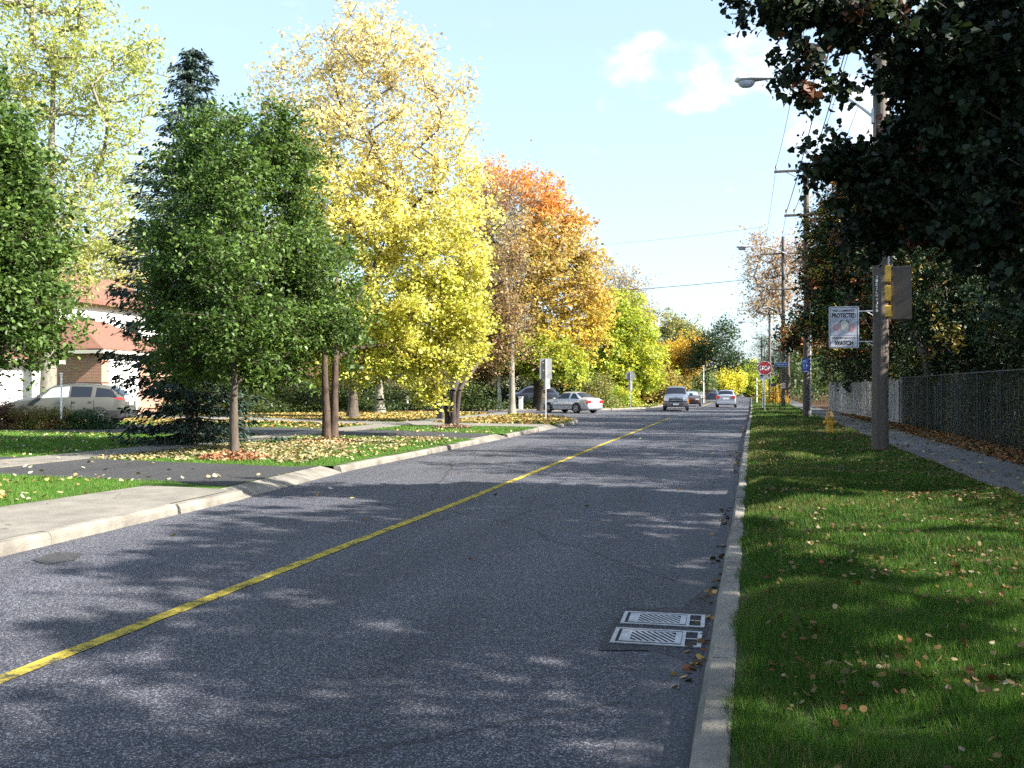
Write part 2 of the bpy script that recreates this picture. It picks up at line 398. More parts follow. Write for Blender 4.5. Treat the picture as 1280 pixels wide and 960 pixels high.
# ------------------------------------------------------------- ground sheets
def sheet(name,pts,z,m,kind='structure'):
    mb=MB(); mb.poly([(x,y,z) for x,y in pts]); return tag(mb.build(name,m),kind=kind)
sheet('ground',[(-1600,-1600),(1600,-1600),(1600,1600),(-1600,1600)],-.03,GRM)
LK=[(-7.15,-25),(-7.15,8),(-7.38,13),(-7.85,18),(-7.95,44)]           # left kerb face line
def lkx(y): return np.interp(y,[p[1] for p in LK],[p[0] for p in LK])
ARC=[(-7.95,44),(-8.3,47),(-9.6,51),(-12.2,55.6),(-17,59.2),(-30,61.5),(-160,66)]
FAR=[(-160,74),(-30,69.6),(-19,68.6),(-14,70.6),(-10.2,74.5),(-8.4,80),(-8.0,95),(-8.0,420)]
sheet('road',LK+ARC[1:]+FAR+[(0.0,420),(0.0,70),(-.25,4),(-.25,-25)],0.0,ROADM)
RKX=lambda y: np.interp(y,[-25,6,30,75,420],[-.25,-.245,-.20,0.0,0.0])
ys=[-25,-2,2,5,8,12,18,26,36,50,70,100,180]
g=MB(); g.poly([(RKX(y)-.33-.05*math.sin(y*1.7),y,.004) for y in ys]+[(RKX(y)-.015,y,.004) for y in ys[::-1]]); tag(g.build('road_gutter_strip',GUTM),kind='structure')
# sealed crack between gutter strip and kerb
g=MB(); g.poly([(RKX(y)-.035-.012*math.sin(y*3.1),y,.008) for y in ys]+[(RKX(y)-.001,y,.008) for y in ys[::-1]]); tag(g.build('road_seam',pm('tar',(.018,.018,.02),.7)),kind='structure')
g=MB(); g.poly([(-.93,6.0,.0055),(-.60,6.08,.0055),(-.45,5.96,.0055),(-.27,5.7,.0055),(-.27,8.3,.0055),(-.40,7.9,.0055),(-.50,7.35,.0055),(-.72,7.24,.0055),(-.90,7.22,.0055),(-.96,6.6,.0055)]); tag(g.build('road_patch_round_drain',asphalt('asphalt_patch',(.024,.024,.030),(.13,.13,.14),grain=120,patch=.3)),kind='structure')
# centre line with worn edges
cl=[(-4.13,-25),(-4.13,10),(-4.10,13),(-4.25,28),(-4.42,55)]
yy=np.arange(-6,56,.22); cx=np.interp(yy,[p[1] for p in cl],[p[0] for p in cl]); r0=np.random.default_rng(3)
e1=cx-.062+r0.normal(size=len(yy))*.004; e2=cx+.062+r0.normal(size=len(yy))*.004
g=MB()
for i in range(len(yy)-1): g.add([(e1[i],yy[i],.006),(e2[i],yy[i],.006),(e2[i+1],yy[i+1],.006),(e1[i+1],yy[i+1],.006)],[(0,1,2,3)])
tag(g.build('road_centre_line',YEL),kind='structure')
g=MB(); yy2=np.arange(92,230,3.0)
for a in yy2: g.add([(-4.45,a,.006),(-4.33,a,.006),(-4.33,a+3,.006),(-4.45,a+3,.006)],[(0,1,2,3)])
tag(g.build('road_centre_line',YEL),kind='structure')
g=MB(); g.add([(-4.4,60.2,.006),(-.35,60.2,.006),(-.35,60.65,.006),(-4.4,60.65,.006)],[(0,1,2,3)])
tag(g.build('road_stop_line',pm('white_paint',(.55,.55,.53),.7,var=.3,scale=9)),kind='structure')
# patch of dark tar by the left kerb
p0=[G(u,v) for u,v in((40,700),(70,690),(105,692),(96,700),(60,706))]
g=MB(); g.poly([(x,y,.005) for x,y in p0]); tag(g.build('road_tar_patch',DRIVEM),kind='structure')

def kerb(name,path,side,m,h=.13,w=.16,seg=2.6,drop=None,seed=1):
    """path polyline of the kerb face, side=+1 puts the body on the +normal side; drop(y)->height factor"""
    r=np.random.default_rng(seed); mb=MB(); pts=[np.array(p,float) for p in path]
    L_=[0]; 
    for a,b in zip(pts,pts[1:]): L_.append(L_[-1]+np.linalg.norm(b-a))
    def at(s):
        x=np.interp(s,L_,[p[0] for p in pts]); y=np.interp(s,L_,[p[1] for p in pts]); return np.array([x,y])
    s=0
    while s<L_[-1]-.05:
        e=min(s+seg*r.uniform(.8,1.2),L_[-1]); n=max(1,int((e-s)/.65)); rows=[]
        jo=r.normal()*.008; jz=r.normal()*.006
        for i in range(n+1):
            q=s+.011+(e-s-.022)*i/n; c=at(q); t=unit(at(min(q+.05,L_[-1]))-at(max(q-.05,0))); nn=np.array([-t[1],t[0]])*side
            hh=h*(drop(c[1]) if drop else 1)+jz
            prof=[(0+jo,-.04),(.012+jo,hh*.55),(.022+jo,hh-.03),(.05+jo,hh),(w-.012,hh+.002),(w,hh-.01),(w,-.04)]
            if hh<.07: prof=[(-.0,-.04),(.0,.012),(.05,.03),(.18,.075),(.42,.132),(.43,.128),(.43,-.04)]
            rows.append([(c[0]+nn[0]*a+r.normal()*.0015,c[1]+nn[1]*a,z+r.normal()*.0012) for a,z in prof])
        K=len(rows[0]); vs=[p for rw in rows for p in rw]; fs=[]
        for i in range(n):
            for k in range(K-1):
                a=i*K+k; f=(a,a+1,a+K+1,a+K) if side<0 else (a,a+K,a+K+1,a+1); fs.append(f)
        fs.append(tuple(range(K))); fs.append(tuple(n*K+k for k in range(K-1,-1,-1)))
        mb.add(vs,fs); s=e
    return tag(mb.build(name,m,smooth=False),kind='structure')
ysr=[-25]+list(np.arange(-3,180,6.0)); kerb('kerb_right',[(RKX(y),y) for y in ysr],-1,KERBM,seed=2)
ydr=lambda y: 1.0
def lseg(a,b): 
    q=[y for _,y in LK if a<y<b]; return [(float(lkx(y)),y) for y in [a]+q+[b]]
kerb('kerb_left',lseg(-25,13.0),1,KERBM,seed=3)
kerb('kerb_left_dropped',lseg(13.0,17.5),1,KERBM,drop=lambda y:.3,seed=4)
kerb('kerb_left',lseg(17.5,27.9),1,KERBM,seed=5)
kerb('kerb_left_dropped',lseg(27.9,31.2),1,KERBM,drop=lambda y:.3,seed=6)
kerb('kerb_left',lseg(31.2,37.1),1,KERBM,seed=7)
kerb('kerb_left_dropped',lseg(37.1,40.2),1,KERBM,drop=lambda y:.3,seed=8)
kerb('kerb_left',lseg(40.2,44)+ARC[1:6],1,KERBM,seed=9)
kerb('kerb_left',[(x,y) for x,y in FAR[1:]],1,KERBM,seed=10)
# lawns (flat sheets; the tufts stand on them)
ZL=.13
BK=.16
sheet('lawn_left',[(-160,-25)]+[(x-BK,y) for x,y in lseg(-25,13.0)]+[(lkx(13)-.43,13),(lkx(17.5)-.43,17.5)]+[(x-BK,y) for x,y in lseg(17.5,27.9)]+[(lkx(27.9)-.43,27.9),(lkx(31.2)-.43,31.2)]+[(x-BK,y) for x,y in lseg(31.2,37.1)]+[(lkx(37.1)-.43,37.1),(lkx(40.2)-.43,40.2)]+[(x-BK,y) for x,y in lseg(40.2,44)]+[(x-BK*.8,y-BK*.5) for x,y in ARC[1:]],ZL,LAWNM)
sheet('lawn_far_left',[(-160,74.2)]+[(x-BK,y+.1) for x,y in FAR[1:]]+[(-300,420),(-300,74.2)],ZL,LAWNM)
D1=[(lkx(13.9)-.43,13.4),(-9.2,13.9),(-12.8,14.2),(-36,14.6),(-36,18.6),(-13.9,18.0),(-8.6,17.1),(lkx(17.4)-.43,17.45)]
D2=[(lkx(28)-.43,28.0),(-11.8,28.4),(-34,29.6),(-34,36.4),(-14.5,33.7),(-11,32.2),(lkx(31)-.43,31.1)]
D3=[(lkx(37.2)-.43,37.2),(-16,38.1),(-37,46.2),(-37,51),(-24,45.0),(-16,41.4),(lkx(40)-.43,40.1)]
PAD=[(lkx(-20)-BK,-20),(-9.3,-20),(-9.35,10.5),(-9.2,13.3),(lkx(13)-BK,13.0),(lkx(8)-BK,8)]
WALK=[(-15.35,-25),(-13.95,-25),(-13.95,57.5),(-15.35,58.2)]
sheet('driveway_near',D1,ZL+.006,DRIVEM); sheet('driveway_middle',D2,ZL+.006,DRIVEM)
sheet('driveway_far',D3,ZL+.012,CONC); sheet('pavement_pad',PAD,ZL+.004,CONC); 
g=MB()
for a in np.arange(-25,58,1.55): g.box((-14.65,a+.77,ZL+.012),(1.4,1.535,.03))
tag(g.build('sidewalk_left',CONC),kind='structure')
# right verge: uneven turf surface
def bump(x,y,s=1.0):
    return s*(.022*np.sin(x*2.3+y*.9)+.018*np.sin(y*2.1-x*1.1+1)+.012*np.sin(x*5.1+y*3.3)+.01*np.sin(y*6.3+x*2))
def zv(x,y):
    e=np.clip((x-(RKX(y)+.155))/.35,0,1); f=np.clip((3.62-x)/.25,0,1)
    return .118+e*f*(.05+bump(x,y)*1.7)
def gridsheet(name,x0,x1,y0,y1,dx,dy,zf,m):
    X=np.arange(x0,x1+dx*.5,dx); Y=np.arange(y0,y1+dy*.5,dy); gx,gy=np.meshgrid(X,Y); Z=zf(gx,gy)
    V=np.stack([gx,gy,Z],-1).reshape(-1,3); nx=len(X); i=np.arange(len(Y)-1)[:,None]*nx+np.arange(nx-1)[None,:]
    Fq=np.stack([i,i+1,i+nx+1,i+nx],-1).reshape(-1,4)
    me=bpy.data.meshes.new(name); me.vertices.add(len(V)); me.vertices.foreach_set('co',V.astype(np.float32).ravel())
    me.loops.add(len(Fq)*4); me.loops.foreach_set('vertex_index',Fq.astype(np.int32).ravel()); me.polygons.add(len(Fq)); me.polygons.foreach_set('loop_start',np.arange(0,len(Fq)*4,4,dtype=np.int32))
    me.update(calc_edges=True); me.shade_smooth(); return tag(link(name,me,m),kind='structure')
def warp(x,y): return x
def verge_surface(x0,x1,y0,y1,dx,dy,name):
    X=np.linspace(0,1,int((x1-x0)/dx)); Y=np.arange(y0,y1+dy*.5,dy); gx,gy=np.meshgrid(X,Y); xl=RKX(gy)+.158; gx=xl+(3.62-xl)*gx
    V=np.stack([gx,gy,zv(gx,gy)],-1).reshape(-1,3); nx=len(X); i=np.arange(len(Y)-1)[:,None]*nx+np.arange(nx-1)[None,:]
    Fq=np.stack([i,i+1,i+nx+1,i+nx],-1).reshape(-1,4); me=bpy.data.meshes.new(name); me.from_pydata([tuple(map(float,v)) for v in V],[],[tuple(map(int,f)) for f in Fq]); me.update(); me.shade_smooth()
    return tag(link(name,me,VERGEM),kind='structure')
verge_surface(0,3.6,-8,150,.12,.25,'verge_right')
g=MB()
for a in np.arange(-20,150,1.6): g.box((4.42,a+.8,.135),(1.6,1.585,.03))
tag(g.build('sidewalk_right',PATHM),kind='structure')
g=MB(); g.poly([(5.22,-20,.12),(300,-20,.12),(300,420,.12),(0.16,420,.12),(.16,150,.12),(5.22,150,.12)]); tag(g.build('woodland_floor',FLOORM),kind='structure')

# ------------------------------------------------------------- grass, litter
def inpoly(x,y,poly):
    c=np.zeros(len(x),bool); n=len(poly)
    for i in range(n):
        x1,y1=poly[i]; x2,y2=poly[(i+1)%n]
        k=((y1>y)!=(y2>y)); xi=(x2-x1)*(y-y1)/((y2-y1) if abs(y2-y1)>1e-9 else 1e-9)+x1; c^=k&(x<xi)
    return c
def lawn_ok(x,y,walk=True):
    ok=x<lkx(y)-.18
    for p in(D1,D2,D3,PAD): ok&=~inpoly(x,y,p)
    ok&=~((x>-15.37)&(x<-13.93)); 
    arcx=np.interp(y,[44,47,51,55.6,59.2,61.5],[-8.15,-8.5,-9.9,-12.6,-17.6,-31]); ok&=x<arcx
    ok&=~((y>12.8)&(y<17.6)&(x>lkx(y)-.45)); ok&=~((y>27.7)&(y<31.4)&(x>lkx(y)-.45)); ok&=~((y>36.9)&(y<40.4)&(x>lkx(y)-.45))
    ok&=~((y>60)&(y<69.5)); return ok
def fbm(x,y,s,seed=0):
    r=np.random.default_rng(seed); o=np.zeros_like(x)
    for k in range(5):
        a=r.uniform(0,6.28); f=s*(1.7**k); o+=np.sin(x*f*math.cos(a)+y*f*math.sin(a)+r.uniform(0,6))*np.sin(x*f*math.sin(a+1)-y*f*math.cos(a+1)+r.uniform(0,6))/(1.35**k)
    return o/2.2
def blades(name,x,y,z,h,w,c1,c2,seed,tuft=.5,label=None):
    r=np.random.default_rng(seed); n=len(x); a=r.uniform(0,6.283,n); hh=h*r.uniform(.45,1.25,n)*(1+tuft*fbm(x,y,3.5,4)); l=hh*r.uniform(.1,.9,n); b=r.uniform(0,6.283,n)
    bx,by=np.cos(a)*w/2,np.sin(a)*w/2
    V=np.zeros((n,3,3)); V[:,0]=np.stack([x-bx,y-by,z-.01],1); V[:,1]=np.stack([x+bx,y+by,z-.01],1); V[:,2]=np.stack([x+np.cos(b)*l,y+np.sin(b)*l,z+hh],1)
    t=np.clip(r.uniform(size=n)*.6+.4*(fbm(x,y,1.3,9)*.5+.5),0,1)[:,None]; c=np.array(c1)*(1-t)+np.array(c2)*t; c=c*r.uniform(.7,1.25,(n,1))
    dry=(r.uniform(size=n)<(.05+.55*np.clip(fbm(x,y,1.1,77),0,1)*(seed<60)))[:,None]; c=np.where(dry,np.array([.24,.19,.08]),c)
    return tag(npmesh(name,V,3,GRASSM,c),label,'grass',kind='stuff')
def litter(x,y,z,size,cols,seed,shape='maple',tilt=.5,name='fallen_leaves',label=None):
    r=np.random.default_rng(seed); n=len(x); sh=LEAF[shape]; k=len(sh)
    nm=r.normal(size=(n,3))*tilt; nm[:,2]=1; nm=unit(nm); t=r.normal(size=(n,3)); t=unit(t-nm*(t*nm).sum(1,keepdims=True)); b=np.cross(nm,t)
    s=(size*r.uniform(.5,1.3,n))[:,None,None]; X=sh[:,0][None,:,None]; Y=sh[:,1][None,:,None]
    curl=r.uniform(-.2,.9,(n,1,1))
    c=np.stack([x,y,z+size*.12],1)[:,None,:]
    V=c+s*(t[:,None,:]*X+b[:,None,:]*Y+nm[:,None,:]*curl*(X*X*.9+Y*Y*.9))
    cc=np.array(cols)[r.integers(0,len(cols),n)]*r.uniform(.55,1.2,(n,1))
    return tag(npmesh(name,V,k,LITTER,cc),label,'fallen leaves',kind='stuff')
def scat(n,x0,x1,y0,y1,seed,p=None):
    r=np.random.default_rng(seed); x=r.uniform(x0,x1,n); y=r.uniform(y0,y1,n); return x,y
GA,GB=(.010,.037,.006),(.095,.205,.024)  # low end darkened so the verge shade sits in the blade colour
for i,(n,y0,y1,h,w) in enumerate(((210000,2.9,8,.060,.0042),(150000,8,17,.062,.007),(110000,17,45,.065,.014),(40000,45,105,.075,.035))):
    x,y=scat(n,0,3.6,y0,y1,20+i); x=RKX(y)+.17+(x/3.6)*(3.60-RKX(y)-.17)
    x=x+.05*np.sin(y*3.7)*(x<.3)
    bare=fbm(x,y,1.9,31)*.5+.5; keep=np.random.default_rng(60+i).uniform(size=n)<np.clip(1.25-bare*.9*np.clip((x-.8)/1.5,0,1),.15,1); x,y=x[keep],y[keep]
    blades('verge_grass',x,y,zv(x,y),h,w,GA,GB,40+i,label='green grass growing on the shaded right verge')
LA,LB=(.045,.13,.015),(.13,.26,.035)
for i,(n,x0,x1,y0,y1,h,w) in enumerate(((60000,-13.9,-9,5,14.4,.055,.007),(150000,-30,-7.5,14,32,.055,.016),(70000,-34,-7.5,32,60,.06,.03),(30000,-60,-8,69,120,.09,.07))):
    x,y=scat(n,x0,x1,y0,y1,70+i); ok=lawn_ok(x,y) if i<3 else (y>np.interp(x,[-60,-30,-19,-14,-10.2,-8.4],[71.5,69.8,68.8,70.8,74.7,80])); x,y=x[ok],y[ok]
    blades('lawn_grass',x,y,np.full(len(x),ZL),h,w,LA,LB,80+i,tuft=.2,label='sunlit green grass of the left front lawns')
PALE=[(.44,.37,.22),(.40,.31,.16),(.34,.22,.10),(.46,.42,.30),(.28,.18,.08),(.42,.35,.12)]
BRN=[(.13,.08,.035),(.18,.105,.045),(.10,.065,.035),(.21,.14,.06),(.16,.065,.03),(.24,.18,.10)]
# verge litter
x,y=scat(38000,.1,3.6,2.9,45,101); k=(fbm(x,y,1.1,5)*1.6+np.random.default_rng(1).uniform(-.8,.8,len(x)))*.5+.14*(x-1.2)>.0; x,y=x[k],y[k]
litter(x,y,zv(x,y)+.038,.043,BRN+BRN+[(.36,.30,.2)],102,label='brown and tan fallen leaves scattered over the right verge')
x,y=scat(300,.5,3.6,3.4,16,111); litter(x,y,zv(x,y)+.035,.05,BRN+BRN+[(.34,.28,.2)],112,tilt=1.3,label='larger pale curled leaves lying on the near verge grass')
x,y=scat(14000,5.1,6.9,4,60,103); litter(x,y,np.full(len(x),.13),.10,BRN+[(.45,.16,.05)],104,label='reddish brown leaves drifted along the foot of the fence')
x,y=scat(900,3.6,5.2,4,60,105); litter(x,y,np.full(len(x),.153),.08,BRN+PALE,106,tilt=.25,label='leaves blown onto the shaded right path')
# road litter
x,y=scat(60,-7,-.4,3,60,107); litter(x,y,np.zeros(len(x)),.08,PALE+BRN,108,label='a few dry leaves lying on the asphalt road')
x,y=scat(900,-.7,-.2,3,100,117); x=RKX(y)-.02-np.abs(np.random.default_rng(5).normal(size=len(x)))*.08; k=(fbm(x*0,y,.8,3)>.0); litter(x[k],y[k],np.zeros(k.sum()),.07,BRN+[(.5,.3,.1)],118,label='brown leaves gathered in the right gutter')
# left litter
def lefts(n,x0,x1,y0,y1,seed,thr,cols,size,label,z=ZL,on=False,clus=1.0):
    x,y=scat(n,x0,x1,y0,y1,seed); k=(fbm(x,y,clus,seed)*.5+.5)>thr
    k&=(lawn_ok(x,y) if not on else (x<lkx(y)-.2)&(y<58)); x,y=x[k],y[k]; litter(x,y,np.full(len(x),z+.02),size,cols,seed+1,label=label)
YL=[(.38,.33,.14),(.42,.38,.24),(.32,.25,.11),(.24,.16,.08),(.36,.32,.19),(.18,.12,.06)]
lefts(11000,-13.9,-8.9,17.9,28.2,201,.50,YL,.075,'pale yellow leaves covering the lawn beneath the yellow tree',clus=.6)
lefts(4500,-26,-7.4,17.8,33,203,.40,YL+PALE,.08,'pale leaves scattered over the left lawns')
lefts(1500,-13.9,-9,5,14.4,205,.45,PALE,.085,'dry leaves scattered on the near left grass',clus=1.4)
lefts(500,-16,-7.5,5,34,207,.35,PALE,.085,'a sprinkle of dry leaves on driveways and concrete pad',z=ZL+.02,on=True)
OR=[(.42,.29,.08),(.38,.23,.07),(.46,.36,.15),(.30,.16,.06),(.40,.34,.13)]
lefts(26000,-32,-7.8,38.5,60,209,.22,OR,.14,'thick carpet of golden orange leaves on the corner lawn',clus=.3)
lefts(6000,-32,-15.4,33,46,213,.40,OR+BRN,.13,'brown leaves under the far street trees',clus=.5)
x,y=scat(5000,-45,-8,69,95,215); k=y>np.interp(x,[-60,-30,-19,-14,-10.2,-8.4],[71.5,69.8,68.8,70.8,74.7,80]); litter(x[k],y[k],np.full(k.sum(),ZL+.03),.16,OR,216,label='golden leaves on the lawn beyond the side street')
# ------------------------------------------------------------- left trees
GRN=mixc((.028,.055,.014),(.06,.115,.024),(.115,.19,.045),(.22,.31,.09))
PALEG=mixc((.42,.44,.16),(.50,.52,.22),(.34,.40,.10),(.60,.56,.30))
YTOP=mixc((.70,.62,.38),(.76,.70,.48),(.70,.55,.34),(.80,.76,.56)); YMID=mixc((.72,.68,.28),(.70,.62,.20),(.78,.76,.42)); YLOW=mixc((.60,.58,.12),(.50,.54,.10),(.68,.66,.20),(.56,.46,.10),(.36,.42,.07))
def ycol(w,u,cb):
    z=w[:,2:3]+(cb[:,None]-.5)*2.2; t=np.clip((z-7.5)/3,0,1); s=np.clip((z-4.5)/2.5,0,1)
    return (YLOW(w,u,cb)*(1-s)+YMID(w,u,cb)*s)*(1-t)+YTOP(w,u,cb)*t
b0=[B(-60,330,17,110,140),B(-25,240,17,85,95),B(8,392,17,88,72),B(-50,150,17,65,60),B(30,330,17,62,70),B(10,215,17,48,60)]
bx=G(-60,602,ZL)
tree('maple_tree','dense green street tree cropped by the left picture edge','tree',bx,ZL,2.0,.13,b0,800,84,.105,.24,GRN,11,group='green street trees on the left verge')
for i,(x,y) in enumerate(((-12.6,1.5),(-12.8,-8))):  # unseen trees added to block sky light over the foreground
    bl=[(x+math.cos(k*2.2)*1.3,y+math.sin(k*2.2)*1.3,3.2+k*.75,1.8,1.8,1.3) for k in range(7)]
    tree('maple_tree',['green street tree beyond the left edge beside the concrete pad','green street tree behind the camera on the left verge'][i],'tree',(x,y),ZL,2.1,.13,bl,300,60,.12,.3,GRN,611+i,group='green street trees on the left verge')
b1=[B(245,452,23,52,26),B(345,458,23,52,26),B(360,200,23,42,40),B(242,205,23,36,40),B(292,230,23,45,50,dd=-1.7),B(292,320,23,60,50,dd=-2.0),B(300,400,23,70,45,dd=-1.9),B(300,455,23,60,22,dd=-1.2),B(300,185,23,62,55),B(262,240,23,55,60),B(345,250,23,75,70),B(290,330,23,118,80),B(215,365,23,52,65),B(385,350,23,72,70),B(300,425,23,112,50),B(415,415,23,48,38),B(255,160,23,20,26),B(350,150,23,28,25),B(215,310,23,32,40)]
tree('maple_tree','rounded green street tree with a mulched trunk beside the dark driveway','tree',G(293,572,ZL),ZL,1.75,.11,b1,1050,88,.104,.25,GRN,12,group='green street trees on the left verge')
b2=[B(455,50,31,50,50),B(400,95,31,55,60),B(505,90,31,55,60),B(345,120,31,32,50),B(370,190,31,60,60),B(455,170,31,80,75),B(545,165,31,52,55),B(575,110,31,22,26),B(430,270,31,85,70),B(520,290,31,85,75),B(565,380,31,52,50),B(480,395,31,95,75),B(545,440,31,48,42),B(430,445,31,60,38),B(535,490,31,34,16),B(345,420,31,42,50),B(590,250,31,32,50),B(585,420,31,40,40),B(590,330,31,36,40)]
tree('yellow_maple_tree','tall yellow autumn maple with forked reddish trunk','tree',G(413,551,ZL),ZL,1.9,.135,b2,1150,100,.115,.27,ycol,13,nst=2,ssp=.025,bark=BARKR,lmat=leafmat('leaf_y',.5),shape='maple',sub=5,thin=lambda c: .92-.52*np.clip((c[:,2]-6.5)/3.5,0,1))
b3=[B(60,70,45,110,100),B(135,120,45,62,70),B(60,250,45,105,90),B(150,235,45,55,70),B(180,70,45,26,40),B(205,95,45,16,25),B(20,-60,45,120,90),B(120,330,45,70,50),B(-40,160,45,90,110)]
bx=P(60,540,45)
tree('tall_poplar_tree','very tall airy pale yellow-green tree behind the left houses','tree',(bx[0],bx[1]),ZL,5,.42,b3,800,48,.20,.55,PALEG,14,bark=BARKP,lmat=leafmat('leaf_y',.5),sub=4)
CRB=mixc((.20,.10,.06),(.32,.17,.09),(.42,.30,.14),(.26,.20,.09),(.50,.40,.22))
b4=[B(600,425,44,50,45),B(632,415,44,42,45),B(565,405,44,32,36),B(615,360,44,42,36),B(640,320,44,22,26)]
tree('crabapple_tree','small multi-stemmed crabapple with sparse russet leaves on the lawn','tree',G(565,533,ZL),ZL,1.0,.13,b4,340,48,.12,.34,CRB,15,nst=4,bark=pm('bark_dark',(.05,.035,.03),.9,var=.3,bump=.5),sub=5)
GRYT=mixc((.36,.26,.16),(.46,.36,.22),(.30,.20,.14),(.50,.44,.26))
b5=[B(615,275,58,45,45),B(645,245,58,32,36),B(600,230,58,30,30),B(630,330,58,40,40)]
tree('sparse_tree','thinning grey-brown tree between the yellow maple and orange maple','tree',(P(640,505,58)[0],P(640,505,58)[1]),ZL,3,.22,b5,240,9,.19,.5,GRYT,16,bark=BARKP,sub=6)
ORT=mixc((.62,.20,.06),(.70,.30,.09),(.58,.34,.12)); ORM=mixc((.34,.34,.12),(.46,.38,.14),(.52,.32,.12),(.34,.38,.10)); ORL=mixc((.58,.28,.07),(.64,.46,.09),(.48,.44,.09),(.56,.36,.08))
def ocol(w,u,cb):
    z=w[:,2:3]+(cb[:,None]-.5)*4; a=np.clip((z-13)/3.5,0,1); b_=np.clip((z-6.5)/3,0,1); return (ORL(w,u,cb)*(1-b_)+ORM(w,u,cb)*b_)*(1-a)+ORT(w,u,cb)*a
b6=[B(652,232,75,34,28),B(685,255,75,42,42),B(715,300,75,34,38),B(650,300,75,58,58),B(735,345,75,26,38),B(705,365,75,58,52),B(640,385,75,60,52),B(735,410,75,38,36),B(690,430,75,60,30)]
b6+=[B(600,300,77,50,60),B(590,380,77,50,60),B(620,240,77,34,34),B(670,320,73,60,60)]
bx=P(672,512,75)
tree('orange_maple_tree','big maple turning red-orange at its domed top','tree',(bx[0],bx[1]),ZL,3,.38,b6,760,70,.30,.55,ocol,17,shape='rhomb',lmat=leafmat('leaf_y',.5))
YG=mixc((.42,.44,.06),(.30,.42,.07),(.54,.50,.07),(.24,.36,.06))
b7=[B(782,420,88,44,42),B(805,455,88,34,34),B(750,450,88,42,34),B(760,395,88,34,30),B(770,475,88,50,22)]
bx=P(775,505,88)
tree('lime_tree','bright yellow-green tree behind the far silver sedan','tree',(bx[0],bx[1]),ZL,2,.25,b7,420,70,.32,.55,YG,18,shape='rhomb',lmat=leafmat('leaf_y',.5))
b8=[B(790,365,105,28,28),B(768,345,105,20,22),B(805,395,105,20,24),B(785,400,105,30,25)]
bx=P(790,505,105)
tree('bare_tree','nearly bare grey-brown tree rising above the lime-coloured one','tree',(bx[0],bx[1]),ZL,3,.25,b8,260,22,.26,.6,GRYT,19,bark=BARKP,shape='rhomb',sub=5)
OLV=mixc((.16,.20,.06),(.24,.26,.09),(.30,.26,.10),(.12,.17,.05)); DKG=mixc((.02,.045,.02),(.035,.075,.03),(.06,.10,.04)); GOLD=mixc((.55,.32,.05),(.62,.42,.06),(.42,.30,.07)); LEMON=mixc((.60,.56,.06),(.66,.60,.10),(.46,.48,.07))
far=[
 ('far_green_tree','grey-green tree in the far row left of the road, tallest of the row',130,845,[(845,418,22,26),(862,430,20,20),(835,445,26,26)],OLV,21),
 ('golden_tree','golden-orange tree low in the far row above the oncoming car',120,855,[(850,455,26,28),(868,440,18,18),(838,478,20,18)],GOLD,22),
 ('dark_oak_tree','dark green spreading tree with an open leaning crown over the far road',115,880,[(895,440,32,22),(908,415,14,14),(880,430,20,16),(915,452,18,12),(872,450,18,12)],DKG,23),
 ('lemon_tree','bright lemon-yellow tree beyond the silver car','',900,[(897,480,26,16),(885,488,16,14),(915,474,14,12)],LEMON,24),
 ('olive_tree','olive-coloured tree closing the far end of the road',190,935,[(932,472,20,22),(925,488,22,12),(945,484,16,18)],YG,25),
 ('green_shrub_tree','green and pink flecked small tree behind the oncoming car',125,862,[(862,482,22,14),(850,492,18,10),(878,478,14,12)],mixc((.10,.18,.07),(.16,.24,.10),(.36,.26,.18)),26),
 ('brown_tree','rust-brown small tree beside the far stop sign',95,812,[(815,478,22,20),(800,492,20,12),(828,485,16,16)],mixc((.28,.24,.06),(.40,.28,.08),(.20,.20,.06)),27),
]
for nm,lab,d,bu,bl,cf,sd_ in far:
    d=d or 165; bx=P(bu,505,d)
    tree(nm,lab,'tree',(bx[0],bx[1]),ZL,1.5 if nm!='dark_oak_tree' else 3.2,.22,[B(u,v,d,a,b) for u,v,a,b in bl],230,80 if nm!='dark_oak_tree' else 34,.0021*d+.05,.55+d*.001,cf,sd_,shape='rhomb',lmat=leafmat('leaf_y',.5) if cf in (LEMON,GOLD) else None)
# trees of the middle distance seen under and between the crowns
mid=[
 ('shade_tree','thick dark-trunked tree behind the yellow maple trunk',50,441,.32,[(430,400,50,40),(380,420,50,35),(470,440,40,25)],YG,31,BARK),
 ('shade_tree','stout pale-trunked tree right of the yellow maple',60,475,.34,[(480,430,60,40),(520,460,40,20),(450,455,40,20)],mixc((.40,.40,.08),(.30,.32,.08),(.50,.46,.10)),32,BARKP),
 ('birch_tree','slender white-trunked tree under the crabapple branches',74,624,.22,[(610,440,40,30),(640,455,30,18),(590,460,30,20)],CRB,33,pm('bark_white',(.62,.58,.50),.8,var=.3,scale=4)),
 ('shade_tree','tree with an ivy covered trunk behind the two-panel sign',72,678,.42,[(690,450,40,22),(660,440,30,25),(715,462,22,14)],YG,34,BARK),
 ('orange_tree','orange tree glimpsed behind the brown-roofed house',80,150,.3,[(150,315,40,35),(110,350,60,40),(190,370,50,40),(40,390,60,50)],mixc((.50,.28,.10),(.55,.38,.14),(.40,.36,.12)),35,BARK),
 ('orange_tree','yellow-brown tree between the spruce and yellow maple',70,355,.3,[(350,330,60,60),(310,400,60,45),(390,420,50,40)],mixc((.50,.40,.08),(.40,.34,.10),(.56,.34,.08)),36,BARK),
]
for nm,lab,d,bu,tr_,bl,cf,sd_,bk in mid:
    bx=P(bu,505,d) ; tree(nm,lab,'tree',(bx[0],bx[1]),ZL,2.2,tr_,[B(u,v,d,a,b,dd=1) for u,v,a,b in bl],260,80,.22,.5,cf,sd_,bark=bk,shape='rhomb')

